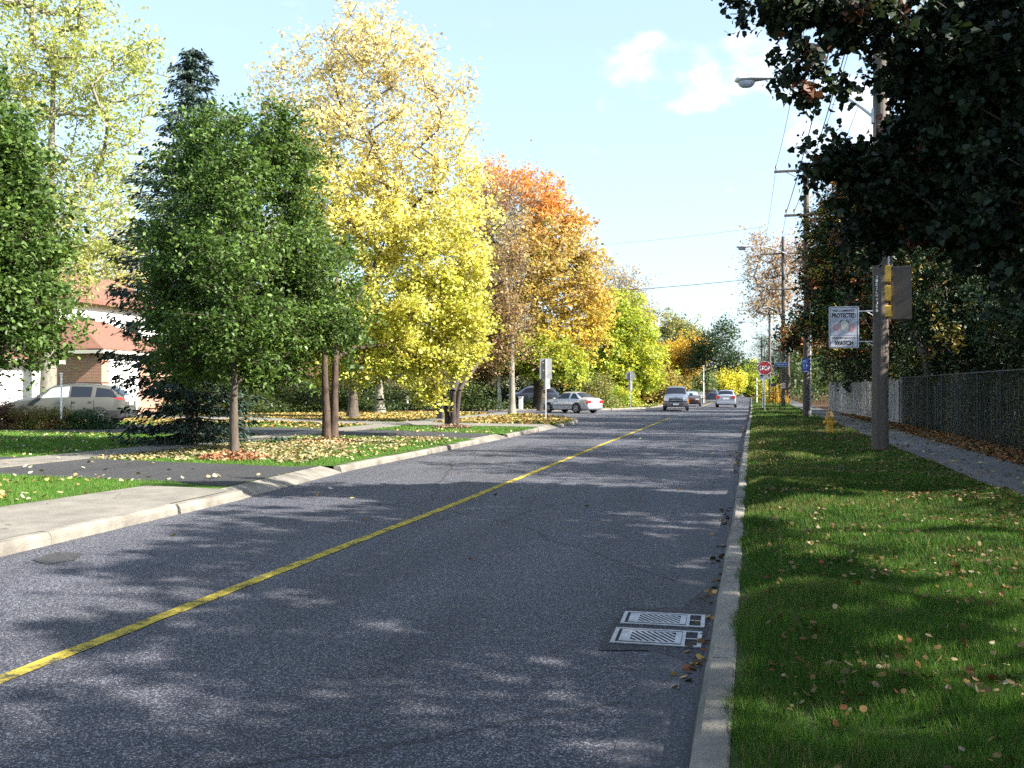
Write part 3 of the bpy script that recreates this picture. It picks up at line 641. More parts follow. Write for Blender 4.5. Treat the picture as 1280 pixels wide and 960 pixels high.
# ------------------------------------------------------------- spruce
def spruce(base,z0,Ht,Rm,label,seed,lean=(0,0)):
    r=np.random.default_rng(seed); root=empty('spruce_tree',(base[0],base[1],z0),0,label,'tree'); segs=[]; C=[];T=[]
    for i in range(16):
        a,b=i/16,(i+1)/16; segs.append((np.array([0,0,a*Ht]),.17*(1-a)+.015,np.array([0,0,b*Ht]),.17*(1-b)+.015))
    z=.35
    while z<Ht*.985:
        f=z/Ht; Rr=min(2.3,Rm*(1-f)**.68)*(.88+.16*math.sin(z*3.7)); nb=max(4,int(8-2.5*f)); a0=r.uniform(0,6)
        for k in range(nb):
            an=a0+2*math.pi*k/nb+r.normal()*.15; Lb=Rr*r.uniform(.62,1.12)+.12; el=-.30*(1-f)+.10*f+r.normal()*.08
            n=max(3,int(Lb/.3)); d=np.array([math.cos(an),math.sin(an),0]); prev=np.array([0,0,z])
            sag=.30*(1-f)
            for j in range(1,n+1):
                q=j/n; p=np.array([0,0,z])+d*Lb*q+np.array([0,0,Lb*(el*q+sag*(q**2.4)*.9)]); segs.append((prev,.022*(1-q)+.006,p,.022*(1-q)+.004))
                # side twigs
                w=Lb*.34*(1-q*.6)+.08
                m=int(11+70*w*(Lb/n)); s=r.uniform(-1,1,m)*w; side=np.array([-d[1],d[0],0]); tt=r.uniform(size=m)
                base_=prev[None]*(1-tt[:,None])+p[None]*tt[:,None]
                c=base_+side[None]*s[:,None]+np.stack([d[0]*np.abs(s)*.45,d[1]*np.abs(s)*.45,-np.abs(s)*.28-r.uniform(0,.14,m)],1)
                C.append(c); T.append(np.stack([side[0]*np.sign(s)+d[0],side[1]*np.sign(s)+d[1],-.45-r.uniform(0,.7,m)],1)); prev=p
        z+=.30+.10*(1-f)
    tubes_np(segs,'trunk',BARK,root); C=np.concatenate(C);T=np.concatenate(T)
    rep=2; C=np.repeat(C,rep,0)+r.normal(size=(len(C)*rep,3))*.035; T=unit(np.repeat(T,rep,0)+r.normal(size=(len(C),3))*.45); n=len(C)
    nm=unit(np.cross(T,r.normal(size=(n,3)))); b=np.cross(nm,T); s=.17*r.uniform(.6,1.3,n)[:,None,None]; sh=LEAF['needle']
    V=C[:,None]+s*(T[:,None]*sh[:,0][None,:,None]+b[:,None]*sh[:,1][None,:,None]*1.25)
    cc=mixc((.018,.035,.028),(.030,.055,.040),(.045,.075,.05))(C,r.uniform(size=(n,3)),r.uniform(size=n))
    npmesh('needles',V,4,leafmat('needle_mat',.05,.6,.3),cc,root); return root
spruce((P(240,560,26.5)[0],P(240,560,26.5)[1]),ZL,(486-58)/F*26.5+H-ZL,3.6,'dark blue-green spruce with drooping boughs behind the green street tree',51)

# ------------------------------------------------------------- right side trees
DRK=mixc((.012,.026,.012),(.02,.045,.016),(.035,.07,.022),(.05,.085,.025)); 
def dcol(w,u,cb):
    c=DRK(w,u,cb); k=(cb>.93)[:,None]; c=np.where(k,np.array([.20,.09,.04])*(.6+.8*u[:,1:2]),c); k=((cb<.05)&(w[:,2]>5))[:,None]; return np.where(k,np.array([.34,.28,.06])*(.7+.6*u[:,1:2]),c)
bA=[B(1185,60,12.5,80,80),B(1260,130,12.5,120,130),B(1005,92,12,26,32),B(995,8,12,40,20),B(928,2,12,22,9),B(1050,30,12,36,30),B(1105,15,12.5,50,40),
    B(1052,214,13.5,30,24),B(1100,225,13.5,62,42),B(1165,250,13.5,80,60),B(1095,285,14,30,26),B(1260,270,13,95,70),B(1300,220,12,110,160),B(1330,60,12,130,150),B(1400,300,12,120,90),B(1195,160,13,50,50),B(1140,170,13.5,20,28)]
bA+=[(7.5,6.5,7.2,2.6,3.2,2.2),(6.6,9.5,7.4,2.8,3.0,1.6)]
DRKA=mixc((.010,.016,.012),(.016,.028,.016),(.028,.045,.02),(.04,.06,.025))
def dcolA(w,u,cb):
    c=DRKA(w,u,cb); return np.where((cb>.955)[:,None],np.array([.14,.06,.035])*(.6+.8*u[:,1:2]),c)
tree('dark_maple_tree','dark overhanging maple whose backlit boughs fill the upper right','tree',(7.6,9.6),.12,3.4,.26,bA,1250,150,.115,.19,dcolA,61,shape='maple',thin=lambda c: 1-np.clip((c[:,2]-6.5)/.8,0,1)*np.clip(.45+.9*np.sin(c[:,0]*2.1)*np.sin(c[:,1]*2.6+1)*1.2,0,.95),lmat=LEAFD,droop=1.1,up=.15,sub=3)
def gaps(c,x,y,low,ht):
    q=np.sin(c[:,0]*1.5+x)*np.sin(c[:,1]*1.9+y*3)*np.sin(c[:,2]*1.7+x)+.5*np.sin(c[:,0]*3.1+1)*np.sin(c[:,1]*4.3)
    f=np.clip((c[:,2]+.12-5.0)/3.0,0,1); k=.62 if y<36 else .48
    return 1-f*np.clip(k+.9*q,0,.97)
def rtree(x,y,ht,rad,low,lab,seed,cf,n=430,l=110,ls=.19,sp=.42,nm='woodland_tree',shape='rhomb',ry=None,grp='dark trees behind the right fence'):
    ry=ry or rad; r=np.random.default_rng(seed); bl=[]
    for i in range(8):
        a=r.uniform(0,6.28); q=r.uniform(.15,.6); z=low+(ht-low)*(.12+.80*i/7); k=1-.55*abs(i/7-.4)
        bl.append((x+math.cos(a)*rad*q*.8,y+math.sin(a)*ry*q*.8,z,rad*.62*k,ry*.62*k,(ht-low)*.17))
    return tree(nm,lab,'tree',(x,y),.12,low+.8,.16+.008*ht,bl,n,l,ls,sp,cf,seed,group=grp,shape=shape,lmat=LEAFD,thin=lambda c:gaps(c,x,y,low,ht))
grp='dark trees behind the right fence'
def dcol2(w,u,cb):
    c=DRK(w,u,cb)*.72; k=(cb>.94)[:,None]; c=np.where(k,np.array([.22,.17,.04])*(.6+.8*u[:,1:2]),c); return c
def dcol3(w,u,cb):
    c=DRK(w,u,cb)*.85; k=(cb>.80)[:,None]; c=np.where(k,np.array([.34,.13,.05])*(.5+.9*u[:,1:2]),c); k=((cb<.12))[:,None]; return np.where(k,np.array([.34,.28,.05])*(.7+.6*u[:,1:2]),c)
RT_=[(5.6,-4.5,13.5,6.0,5.0,'big shade tree just behind the camera spreading over the road',92,dcol2,140),(9.2,1.6,9.6,4.3,2.8,'dark woodland tree nearest the camera, just out of frame on the right',71,dcol2,85),  # first tree is added out of view to shade the near road
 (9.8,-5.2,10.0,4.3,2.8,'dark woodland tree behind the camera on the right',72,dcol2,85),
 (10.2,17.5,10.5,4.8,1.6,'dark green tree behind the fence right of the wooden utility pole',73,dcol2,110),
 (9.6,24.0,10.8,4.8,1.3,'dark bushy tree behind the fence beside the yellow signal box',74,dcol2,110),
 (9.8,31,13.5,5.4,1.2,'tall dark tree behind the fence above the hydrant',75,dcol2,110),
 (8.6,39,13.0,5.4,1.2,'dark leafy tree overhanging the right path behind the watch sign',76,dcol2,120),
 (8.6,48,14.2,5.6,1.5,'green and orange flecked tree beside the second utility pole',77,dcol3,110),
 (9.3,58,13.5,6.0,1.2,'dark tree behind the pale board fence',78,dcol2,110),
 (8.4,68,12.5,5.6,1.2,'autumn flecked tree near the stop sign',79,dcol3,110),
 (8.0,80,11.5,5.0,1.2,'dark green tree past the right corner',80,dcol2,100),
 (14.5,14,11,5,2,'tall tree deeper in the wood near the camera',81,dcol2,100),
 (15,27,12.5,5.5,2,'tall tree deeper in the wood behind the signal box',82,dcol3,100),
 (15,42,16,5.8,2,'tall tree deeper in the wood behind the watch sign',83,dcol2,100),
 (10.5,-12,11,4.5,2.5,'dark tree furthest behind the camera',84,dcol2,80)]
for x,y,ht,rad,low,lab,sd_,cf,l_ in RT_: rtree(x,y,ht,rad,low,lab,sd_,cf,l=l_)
bO=[B(1050,320,46,42,70),B(1025,375,46,28,50),B(1060,280,47,26,26),B(1075,270,45,40,60),B(1000,420,52,24,26),B(1060,410,44,40,40),B(1020,330,50,22,40)]
tree('overhanging_tree','dark leafy tree hanging over the path and hiding the middle of the second pole','tree',(7.3,43.5),.12,1.8,.25,bO,420,100,.19,.42,dcol3,91,shape='rhomb',lmat=LEAFD)
b9=[B(955,345,108,30,34),B(945,310,108,18,22),B(975,370,108,26,22),B(950,385,108,26,14),B(985,320,108,24,30)]
bx=P(985,505,108)
tree('autumn_tree','sparse reddish-pink autumn tree behind the distant poles','tree',(bx[0],bx[1]),ZL,4,.3,b9,300,26,.27,.75,mixc((.42,.20,.12),(.50,.32,.20),(.30,.24,.12),(.46,.14,.08)),85,shape='rhomb',sub=5)
b10=[B(975,440,125,26,22),B(965,458,125,26,16),B(990,470,125,26,22),B(955,430,125,10,10)]
bx=P(980,505,125)
tree('dark_pine_tree','low dark evergreen behind the stop sign','tree',(bx[0],bx[1]),ZL,1.5,.3,b10,230,60,.26,.7,DKG,86,shape='needle')
# hedges, shrubs, understorey
def bush(name,label,cat,c,rx,ry,h,n,ls,cf,seed,group=None,shape='rhomb',lm=None,kind=None):
    r=np.random.default_rng(seed); root=empty(name,(c[0],c[1],c[2]),0,label,cat,group)
    if kind: root['kind']=kind
    d=unit(r.normal(size=(n,3))); d[:,2]=np.abs(d[:,2]); q=r.uniform(.25,1,(n,1))**.5; lump=1+.22*np.sin(d[:,0:1]*5+seed)*np.cos(d[:,1:2]*4+seed*2)+.14*np.sin(d[:,2:3]*9)
    p=d*q*lump*np.array([rx,ry,h])*r.uniform(.88,1.08,(n,1)); cb=(np.sin(p[:,0]*4/rx+seed)*np.sin(p[:,2]*5/h)*.5+.5)
    segs=[]
    for k in range(16):
        a=r.uniform(0,6.28); e=np.array([math.cos(a)*rx*.6,math.sin(a)*ry*.6,h*r.uniform(.5,.85)]); segs.append((np.array([0,0,-.1]),.02,e*.5,.015)); segs.append((e*.5,.015,e,.006))
    tubes_np(segs,'stems',BARK,root)
    npmesh('foliage',leaf_quads(p,ls,shape,.4,.2,r),len(LEAF[shape]),lm or LEAFM,cf(p,r.uniform(size=(n,3)),np.clip(cb,0,.999)),root); return root
sh=[(28,533,36.5,1.0,1.0,.70,mixc((.10,.05,.03),(.14,.09,.03),(.12,.16,.03)),'reddish brown rounded shrub in front of the grey car bonnet'),
    (62,532,36.3,1.1,.9,.80,mixc((.10,.12,.02),(.16,.15,.04),(.14,.07,.03)),'olive shrub in front of the grey car door'),
    (108,533,36.4,1.5,.9,.66,mixc((.02,.05,.015),(.03,.07,.02)),'low dark green juniper below the grey car'),
    (-8,532,36.4,1.0,.9,1.1,mixc((.10,.05,.03),(.08,.05,.03)),'dark red shrub at the left picture edge')]
for i,(u,v,d,rx,ry,h,cf,lab) in enumerate(sh):
    p=P(u,v,d); bush('shrub',lab,'shrub',(p[0],p[1],ZL),rx,ry,h,7000,.075,cf,300+i,group='shrubs in front of the grey car')
p=P(745,505,78); bush('shrub','broad olive bush behind the silver sedan','shrub',(p[0],p[1],ZL),1.9,1.5,2.5,7000,.16,OLV,310)
p=P(775,505,84); bush('shrub','green bush right of the olive one behind the sedan','shrub',(p[0],p[1],ZL),1.6,1.5,1.6,5000,.16,YG,311)
p=P(972,507,96); bush('shrub','yellow and orange shrub at the foot of the far utility pole','shrub',(p[0],p[1],ZL),1.1,.9,1.7,3500,.15,GOLD,312)
p=P(955,506,112); bush('shrub','yellow shrub left of the orange one by the far pole','shrub',(p[0],p[1],ZL),1.1,.9,1.9,3500,.17,LEMON,313)
hb=[(330,495,62,5,1.6),(400,495,66,5,1.7),(540,492,72,6,1.9),(590,494,78,5,2.2),(470,496,80,6,2.0),(690,496,92,4,3.0),(650,494,95,4,3.0),(270,497,60,5,2.0),(830,500,110,4,3.2)]
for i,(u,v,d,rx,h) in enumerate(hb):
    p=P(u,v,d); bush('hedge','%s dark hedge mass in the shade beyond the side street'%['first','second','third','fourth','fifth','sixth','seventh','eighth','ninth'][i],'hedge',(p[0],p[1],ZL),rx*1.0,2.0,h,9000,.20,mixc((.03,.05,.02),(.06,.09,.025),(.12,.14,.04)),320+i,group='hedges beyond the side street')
# mulch ring and dry flowers round the street tree
def ring(u,v,seed,lab,cols):
    r=np.random.default_rng(seed); g=G(u,v,ZL); n=900; a=r.uniform(0,6.28,n); q=.75*np.sqrt(r.uniform(.02,1,n)); x=g[0]+np.cos(a)*q; y=g[1]+np.sin(a)*q
    z=ZL+.02+np.maximum(0,.16*(1-q/.75))*r.uniform(.3,1,n); litter(x,y,z,.10,cols,seed+1,tilt=1.0,name='leaf_pile',label=lab)
ring(293,573,401,'rust-brown heap of leaves round the green street tree trunk',[(.30,.13,.06),(.40,.20,.10),(.48,.30,.18),(.2,.09,.05)])
ring(413,553,403,'pale leaves heaped round the forked yellow maple trunk',[(.5,.38,.2),(.36,.2,.1),(.6,.5,.3)])
ring(565,535,405,'dark mulch ring round the crabapple stems',[(.12,.07,.05),(.2,.12,.08),(.4,.3,.2)])
# vines over the fence and the undergrowth behind it
def mass(name,label,cat,n,x0,x1,y0,y1,z0,z1,ls,cf,seed,shape='rhomb'):
    r=np.random.default_rng(seed); x=r.uniform(x0,x1,n); y=r.uniform(y0,y1,n); z=r.uniform(z0,z1,n)*1.0
    k=(fbm(y,z*1.4,1.6,seed)*.5+.5)+r.uniform(-.3,.3,n)>.33; p=np.stack([x,y,z],1)[k]; n=len(p); cb=np.clip(fbm(p[:,1],p[:,2],2.2,seed+1)*.5+.5,0,.999)
    return tag(npmesh(name,leaf_quads(p,ls,shape,.3,.5,r),len(LEAF[shape]),LEAFD,cf(p,r.uniform(size=(n,3)),cb)),label,cat,kind='stuff')
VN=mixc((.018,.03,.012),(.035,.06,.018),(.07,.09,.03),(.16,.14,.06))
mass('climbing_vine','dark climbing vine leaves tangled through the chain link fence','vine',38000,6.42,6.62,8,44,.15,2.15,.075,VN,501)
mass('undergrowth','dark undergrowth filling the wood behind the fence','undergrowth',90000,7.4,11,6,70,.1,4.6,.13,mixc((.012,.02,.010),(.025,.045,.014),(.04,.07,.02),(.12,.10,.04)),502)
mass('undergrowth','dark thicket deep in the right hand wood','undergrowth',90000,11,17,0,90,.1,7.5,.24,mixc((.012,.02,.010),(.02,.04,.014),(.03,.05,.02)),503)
# distant wood closing the view on both sides
def wood(name,label,x0,x1,y0,y1,h,n,ls,cf,seed):
    r=np.random.default_rng(seed); x=r.uniform(x0,x1,n); y=r.uniform(y0,y1,n); top=h*(.72+.28*fbm(x,y,.16,seed)); z=top*r.uniform(.0,1,n)**.6
    p=np.stack([x,y,z],1); cb=np.clip(fbm(x,y,.3,seed+3)*.5+.5,0,.999)
    return tag(npmesh(name,leaf_quads(p,ls,'rhomb',.4,.2,r),4,LEAFM,cf(p,r.uniform(size=(n,3)),cb)),label,'wood',kind='stuff')
wood('distant_wood','far wood behind the houses on the left',-150,-45,120,150,11,26000,.75,mixc((.10,.13,.04),(.25,.22,.06),(.35,.20,.07),(.16,.18,.06)),601)
wood('distant_wood','far trees closing the road on the left of its end',-60,-14,190,215,9,16000,.7,mixc((.12,.16,.05),(.34,.32,.08),(.42,.26,.08)),602)
wood('distant_wood','far trees closing the road end',-14,30,330,350,9,14000,.8,mixc((.14,.18,.06),(.34,.32,.08),(.30,.24,.08)),603)
wood('distant_wood','dark far trees continuing the right hand wood',5,40,95,200,10,40000,.55,mixc((.03,.05,.02),(.06,.09,.03),(.14,.14,.05)),604)
# ------------------------------------------------------------- object materials
WOODP=pm('pole_wood',(.115,.092,.076),.9,var=.38,scale=6,bump=.8,bscale=22,stretch=(1,1,.07))
WOODX=pm('pole_wood_dark',(.10,.082,.07),.9,var=.35,scale=6,bump=.6,bscale=20,stretch=(1,1,.1))
GALV=pm('galvanised',(.52,.53,.55),.42,metal=.75,var=.15,scale=14)
ALU=pm('aluminium',(.62,.63,.66),.45,metal=.25,var=.12,scale=20)
GREYP=pm('grey_paint',(.40,.40,.42),.5,var=.1); DARKM=pm('dark_metal',(.035,.035,.04),.5,metal=.2,var=.2)
BLACK=pm('black_print',(.015,.015,.02),.5); WHITEP=pm('white_print',(.78,.78,.76),.5,var=.06,scale=20); RED=pm('sign_red',(.42,.03,.045),.45,var=.1,scale=10)
BLUE=pm('sign_blue',(.035,.085,.36),.45,var=.1); LIME=pm('sign_lime',(.35,.62,.06),.5); LENS=pm('lamp_lens',(.42,.44,.55),.15,var=.2,spec=.8)
CABLE=pm('cable',(.03,.03,.035),.6); PORC=pm('porcelain',(.10,.06,.05),.25)

def pole(base,ht,r0,r1,label,arms=(),extra=None):
    root=empty('utility_pole',(base[0],base[1],.12),0,label,'utility pole',group='wooden utility poles along the right verge')
    r=np.random.default_rng(int(base[1]*10)); pts=[];rs=[]
    for i in range(25):
        f=i/24; pts.append((r.normal()*.004+.02*math.sin(f*3),r.normal()*.004,-.2+f*(ht+.2))); rs.append((r0*(1-f)+r1*f)*(1+r.normal()*.006)*(1.08 if i==0 else 1))
    m=MB(); m.tube(pts,rs,20); m.build('shaft',WOODP,root,smooth=True)
    for z,w,ins,br in arms:
        a=MB(); a.box((0,-r1-.05,z),(w,.10,.12),ch=.008); 
        if br:
            a.tube([(-w*.32,-r1-.11,z-.05),(0,-r1-.01,z-.62)],.018,5); a.tube([(w*.32,-r1-.11,z-.05),(0,-r1-.01,z-.62)],.018,5)
        a.build('cross_arm',WOODX,root)
        for x in ins:
            k=MB(); k.lathe((x,-r1-.05,z+.055),[(.015,0),(.015,.1),(.055,.11),(.045,.15),(.06,.16),(.045,.21),(.055,.22),(.03,.28),(.0,.29)],10); k.build('insulator',PORC,root,smooth=True)
    return root
p1=np.array(G(1100,570,.12)); p2=np.array(G(1008,523,.12)); d3=78; q=P(979,505,d3); p3=q[:2]; q=P(962,505,108); p4=q[:2]
q=P(952,505,138); p5=q[:2]
A=pole(p1,13.8,.185,.15,'nearest wooden utility pole, with the watch sign and yellow signal on it',[(12.9,2.4,(-1.1,-.5,.5,1.1),True)])
c=MB(); x=.175
c.tube([(x,-.07,4.1),(x,-.07,6.5),(x-.02,-.05,9.0)],.035,8); c.build('conduit',GALV,A,smooth=True)
c=MB(); c.tube([(x+.07,-.03,4.2),(x+.05,-.03,9.2)],.026,8); c.box((x+.05,-.05,4.05),(.11,.10,.5),ch=.01); c.build('conduit',WOODX,A,smooth=True)
c=MB(); c.tube([(-.13,-.145,3.15),(-.125,-.15,5.5),(-.12,-.15,7.0),(-.11,-.13,9.0)],.009,5); c.tube([(-.17,-.08,3.12),(-.06,-.195,2.98),(.06,-.20,3.0),(.17,-.1,3.2)],.008,5); c.build('cable',CABLE,A)
c=MB(); c.box((.03,-.22,4.99),(.19,.09,.30),ch=.01); c.build('junction_box',GREYP,A)
# hand painted vertical marks down the pole
for i,ch in enumerate('31E2LHVJ55'): text_mesh('lettering',ch,.045,.06,WHITEP,A,-.085,-.176,4.06-i*.084,bold=.0)
B2=pole(p2,13.1,.185,.14,'second utility pole, with a cross-arm high above the trees and a blue sign',[(12.8,3.2,(-1.5,1.4),True),(10.5,2.2,(-1.0,-.6),False)])
c=MB(); c.tube([(.19,-.05,.1),(.19,-.05,5.2)],.045,8); c.build('conduit',ALU,B2,smooth=True)
B3=pole(p3,13.9,.17,.13,'third utility pole, with two cross-arms, beyond the stop sign',[(12.5,3.4,(-1.6,1.5),True),(9.6,2.2,(-1.0,1.0),False)])
for z in(12.9,10.9): 
    c=MB(); c.lathe((.02,-.3,z-.55),[(.12,0),(.15,.05),(.15,.6),(.1,.68)],12); c.build('transformer',DARKM,B3,smooth=True)
B4=pole(p4,10.2,.16,.12,'fourth utility pole, small in the distance carrying a street lamp',[(9.9,1.8,(-.8,.8),False)])
B5=pole(p5,9.0,.15,.12,'fifth utility pole, furthest and thinnest of the row',[(8.8,2.6,(-1.2,1.2),True)])

def lamp(px,py,z0,z1,reach,label,rp=.16):
    root=empty('street_lamp',(px,py,z0),0,label,'street lamp',group='cobra-head street lamps on the utility poles')
    dz=z1-z0; m=MB(); pts=[];rs=[]
    for i in range(19):
        f=i/18; x=-rp-f*reach; z=dz*(1-(1-f)**2.1) ; pts.append((x,-.02,z)); rs.append(.034-.012*f)
    m.tube(pts,rs,8); m.build('arm',ALU,root,smooth=True)
    m=MB(); m.box((-rp+.01,-.02,0),(.05,.14,.34),ch=.01); m.build('bracket',ALU,root)
    x0=-rp-reach+.10; L_=.86; m=MB(); K=16; n=14; vs=[];fs=[]
    for i in range(K+1):
        f=i/K; x=x0-f*L_; w=.045+.115*min(1,(f/.55))**1.2; w*=math.sqrt(max(.02,1-max(0,(f-.80)/.2)**2.2)); hu=.035+.045*math.sin(min(1,f*1.2)*math.pi*.5); hu*=math.sqrt(max(.05,1-max(0,(f-.85)/.15)**2)); hd=.035+.03*min(1,f*1.6)
        if f>.9: hd*=1-(f-.9)*5
        for k in range(n):
            a=2*math.pi*k/n; s=math.sin(a); vs.append((x,-.02+math.cos(a)*w,dz+(hu*s if s>0 else hd*s)))
    for i in range(K):
        for k in range(n): j=(k+1)%n; fs.append((i*n+k,(i+1)*n+k,(i+1)*n+j,i*n+j))
    fs.append(tuple(range(n))); fs.append(tuple(K*n+k for k in range(n-1,-1,-1))); m.add(vs,fs); m.build('lamp_head',ALU,root,smooth=True)
    m=MB(); xc=x0-L_*.68; prof=[(.15,0),(.145,-.05),(.12,-.10),(.08,-.135),(.0,-.14)]
    vs=[];fs=[]; n=16
    for r_,z in prof:
        for k in range(n): a=2*math.pi*k/n; vs.append((xc+r_*1.35*math.cos(a),-.02+r_*.85*math.sin(a),dz-.045+z))
    for i in range(4):
        for k in range(n): j=(k+1)%n; fs.append((i*n+k,(i+1)*n+k,(i+1)*n+j,i*n+j))
    m.add(vs,fs); m.build('lens',LENS,root,smooth=True)
    c=MB(); c.cyl((xc+.05,-.02,dz+.07),.03,.05,8); c.build('photo_cell',GREYP,root,smooth=True)
    return root
dl=22.55; lamp(p1[0],p1[1],(486-155)/F*dl+H,(486-99)/F*dl+H,2.3,'large cobra-head street lamp reaching from behind the dark leaves at top right')
dl=50.3; lamp(p2[0],p2[1],(486-332)/F*dl+H,(486-308)/F*dl+H,2.6,'middle cobra-head street lamp in front of the autumn tree')
dl=108.; lamp(p4[0],p4[1],(486-414)/F*dl+H,(486-402)/F*dl+H,2.5,'smallest and furthest street lamp, low over the road end')

# ------------------------------------------------------------- wires
def wire(a,b,sag,label,r=.011,cat='cable'):
    a=np.array(a,float); b=np.array(b,float); pts=[]
    for i in range(25):
        f=i/24; p=a+(b-a)*f; p[2]-=sag*4*f*(1-f); pts.append(p)
    m=MB(); m.tube(pts,r,5); o=m.build('power_cable',CABLE); tag(o,label,cat,'overhead cables'); return o
def pt(p,dx,z): return (p[0]+dx,p[1]-.2,z)
wire(pt(p1,-1.1,13.3),pt(p2,-1.5,13.22),.55,'left overhead cable from the nearest pole to the tall cross-arm')
wire(pt(p1,1.1,13.3),pt(p2,1.4,13.22),.55,'right overhead cable from the nearest pole to the tall cross-arm')
wire(pt(p1,-.5,12.2),pt(p2,-1.0,10.8),.5,'thicker lower cable from the nearest pole to the second pole',.02)
wire(pt(p1,-.2,11.4),pt(p2,-.6,10.8),.4,'lowest cable between the nearest two poles',.016)
wire(pt(p2,-1.5,13.22),pt(p3,-1.6,12.85),.5,'left overhead cable from the tall cross-arm to the third pole')
wire(pt(p2,1.4,13.22),pt(p3,1.5,12.85),.5,'right overhead cable from the tall cross-arm to the third pole')
wire(pt(p2,-1.0,10.75),pt(p3,-1.0,9.9),.4,'lower cable from the second pole to the third pole')
wire(pt(p3,-1.6,12.85),pt(p4,-.8,10.3),.6,'left overhead cable from the third pole into the distance')
wire(pt(p3,1.5,12.85),pt(p4,.8,10.3),.6,'right overhead cable from the third pole into the distance')
b=P(560,372,86); wire(pt(p3,0,(486-345)/F*78+H),b,.35,'lower cable crossing the sky from the third pole to the left trees',.024)
b=P(700,309,95); wire(pt(p3,-1.6,(486-283)/F*78+H),b,.2,'faint upper cable crossing the sky from the third pole to the left',.012)
b=np.array([p1[0]+6,p1[1]+4,8.8]); wire((p1[0]-.05,p1[1]-.2,(486-276)/F*21.9+H),P(1122,260,21.6),.0,'short pale service cable stretching right from the nearest pole',.014)
wire(P(1088,-40,21.8),P(1030,165,50),.3,'thin cable slanting down behind the near leaves')

# ------------------------------------------------------------- signs
def plate(name,w,h,th,m,parent,z=0,x=0,y=0,rad=.04):
    k=6; pts=[]
    for cx,cz,a0 in((w/2-rad,h/2-rad,0),(-w/2+rad,h/2-rad,90),(-w/2+rad,-h/2+rad,180),(w/2-rad,-h/2+rad,270)):
        for i in range(k+1): a=R(a0+90*i/k); pts.append((x+cx+rad*math.cos(a),z+cz+rad*math.sin(a)))
    n=len(pts); mb=MB(); vs=[(p,y,q) for p,q in pts]+[(p,y+th,q) for p,q in pts]
    fs=[tuple(range(n)),tuple(range(2*n-1,n-1,-1))]+[(i+n,(i+1)%n+n,(i+1)%n,i) for i in range(n)]
    mb.add(vs,fs); return mb.build(name,m,parent)
def ringframe(name,w,h,t,m,parent,y,z=0,x=0):
    mb=MB()
    for a,b,c,d in((0,h/2-t/2,w,t),(0,-h/2+t/2,w,t),(-w/2+t/2,0,t,h-2*t),(w/2-t/2,0,t,h-2*t)): mb.box((x+a,y,z+b),(c,.003,d))
    return mb.build(name,m,parent)
d=21.75; c0=P(1055,409,d); s=d/F
SW,SH=36*s,52*s
root=empty('community_watch_sign',c0,R(3),'white neighbourhood watch sign bracketed to the nearest utility pole','sign')
plate('sign_panel',SW,SH,.012,pm('sign_white',(.60,.60,.66),.4,var=.08,scale=8),root,rad=.035)
ringframe('border',SW*.93,SH*.955,.010,BLACK,root,-.003)
text_mesh('lettering','THIS COMMUNITY',SW*.78,.05,BLACK,root,0,-.0045,SH*.40)
text_mesh('lettering','PROTECTED',SW*.80,.105,BLACK,root,0,-.0045,SH*.285,bold=.035)
text_mesh('lettering','NEIGHBOURHOOD',SW*.78,.050,BLACK,root,0,-.0045,-SH*.255)
text_mesh('lettering','WATCH',SW*.62,.110,BLACK,root,0,-.0045,-SH*.375,bold=.04)
plate('picture_panel',SW*.84,SH*.42,.002,pm('sign_picture',(.42,.43,.50),.5,var=.15,scale=12),root,z=.01,y=-.0035,rad=.01)
PINK=pm('sign_pink',(.62,.25,.22),.5); CREAM=pm('sign_cream',(.62,.60,.52),.5)
def blob(name,x,z,rx,rz,m,y,ph=0,inner=0):
    mb=MB(); n=20; o=[(x+rx*math.cos(6.283*k/n)*(1+.15*math.sin(3*6.283*k/n+ph)),y,z+rz*math.sin(6.283*k/n)*(1+.1*math.cos(2*6.283*k/n+ph))) for k in range(n)]
    if not inner: mb.poly(o[::-1])
    else:
        i_=[(x+(p[0]-x)*inner,y,z+(p[2]-z)*inner) for p in o]; mb.add(o+i_,[(k,(k+n),(k+1)%n+n,(k+1)%n) for k in range(n)])
    mb.build(name,m,root)
blob('house_picture',.01,.03,.085,.12,CREAM,-.0062,1); blob('roof_picture',-.16,.0,.075,.075,PINK,-.0064,.5,.55); blob('hand_picture',.17,-.015,.07,.085,PINK,-.0064,2,.5)
for a in(-1,1): mb=MB(); mb.tube([(.01+a*.11,-.0075,.10),(.01+a*.05,-.0075,.17)],.009,4); mb.build('picture_line',BLACK,root)
for z in(SH*.385,-SH*.345):
    mb=MB(); mb.box((SW/2+.12,.018,z),(.36,.02,.022)); mb.tube([(SW/2+.16,.02,z-.01),(SW/2+.30,.02,z-.10)],.011,6); mb.build('bracket',ALU,root)
# signal box
d=21.8; c0=P(1123,367,d); s=d/F
root=empty('traffic_signal',c0,R(-6),'yellow traffic signal head with a tall grey-brown housing right of the nearest pole','traffic signal')
mb=MB(); mb.box((.06,0,0),(24*s,.30,67*s),ch=.02); mb.build('housing',pm('housing_paint',(.085,.070,.052),.55,var=.15,scale=5),root)
YS=pm('signal_yellow',(.72,.42,.06),.5,var=.1)
for k,(zz,hh) in enumerate(((.44,.42),(0,.38),(-.41,.30))):
    mb=MB(); mb.box((-.235,-.10,zz),(.16,.26,hh-.03),ch=.02); o=mb.build('signal_section',YS,root)
    mb=MB(); mb.tube([(-.30,-.03,zz-.0),(-.42,-.03,zz-.02)],[.10,.105],12,cap=False); mb.build('visor',DARKM,o)
mb=MB(); mb.box((-.36,.10,.05),(.30,.05,.05)); mb.box((-.36,.10,-.45),(.30,.05,.05)); mb.box((-.50,.06,-.2),(.04,.05,1.1)); mb.build('bracket',DARKM,root)

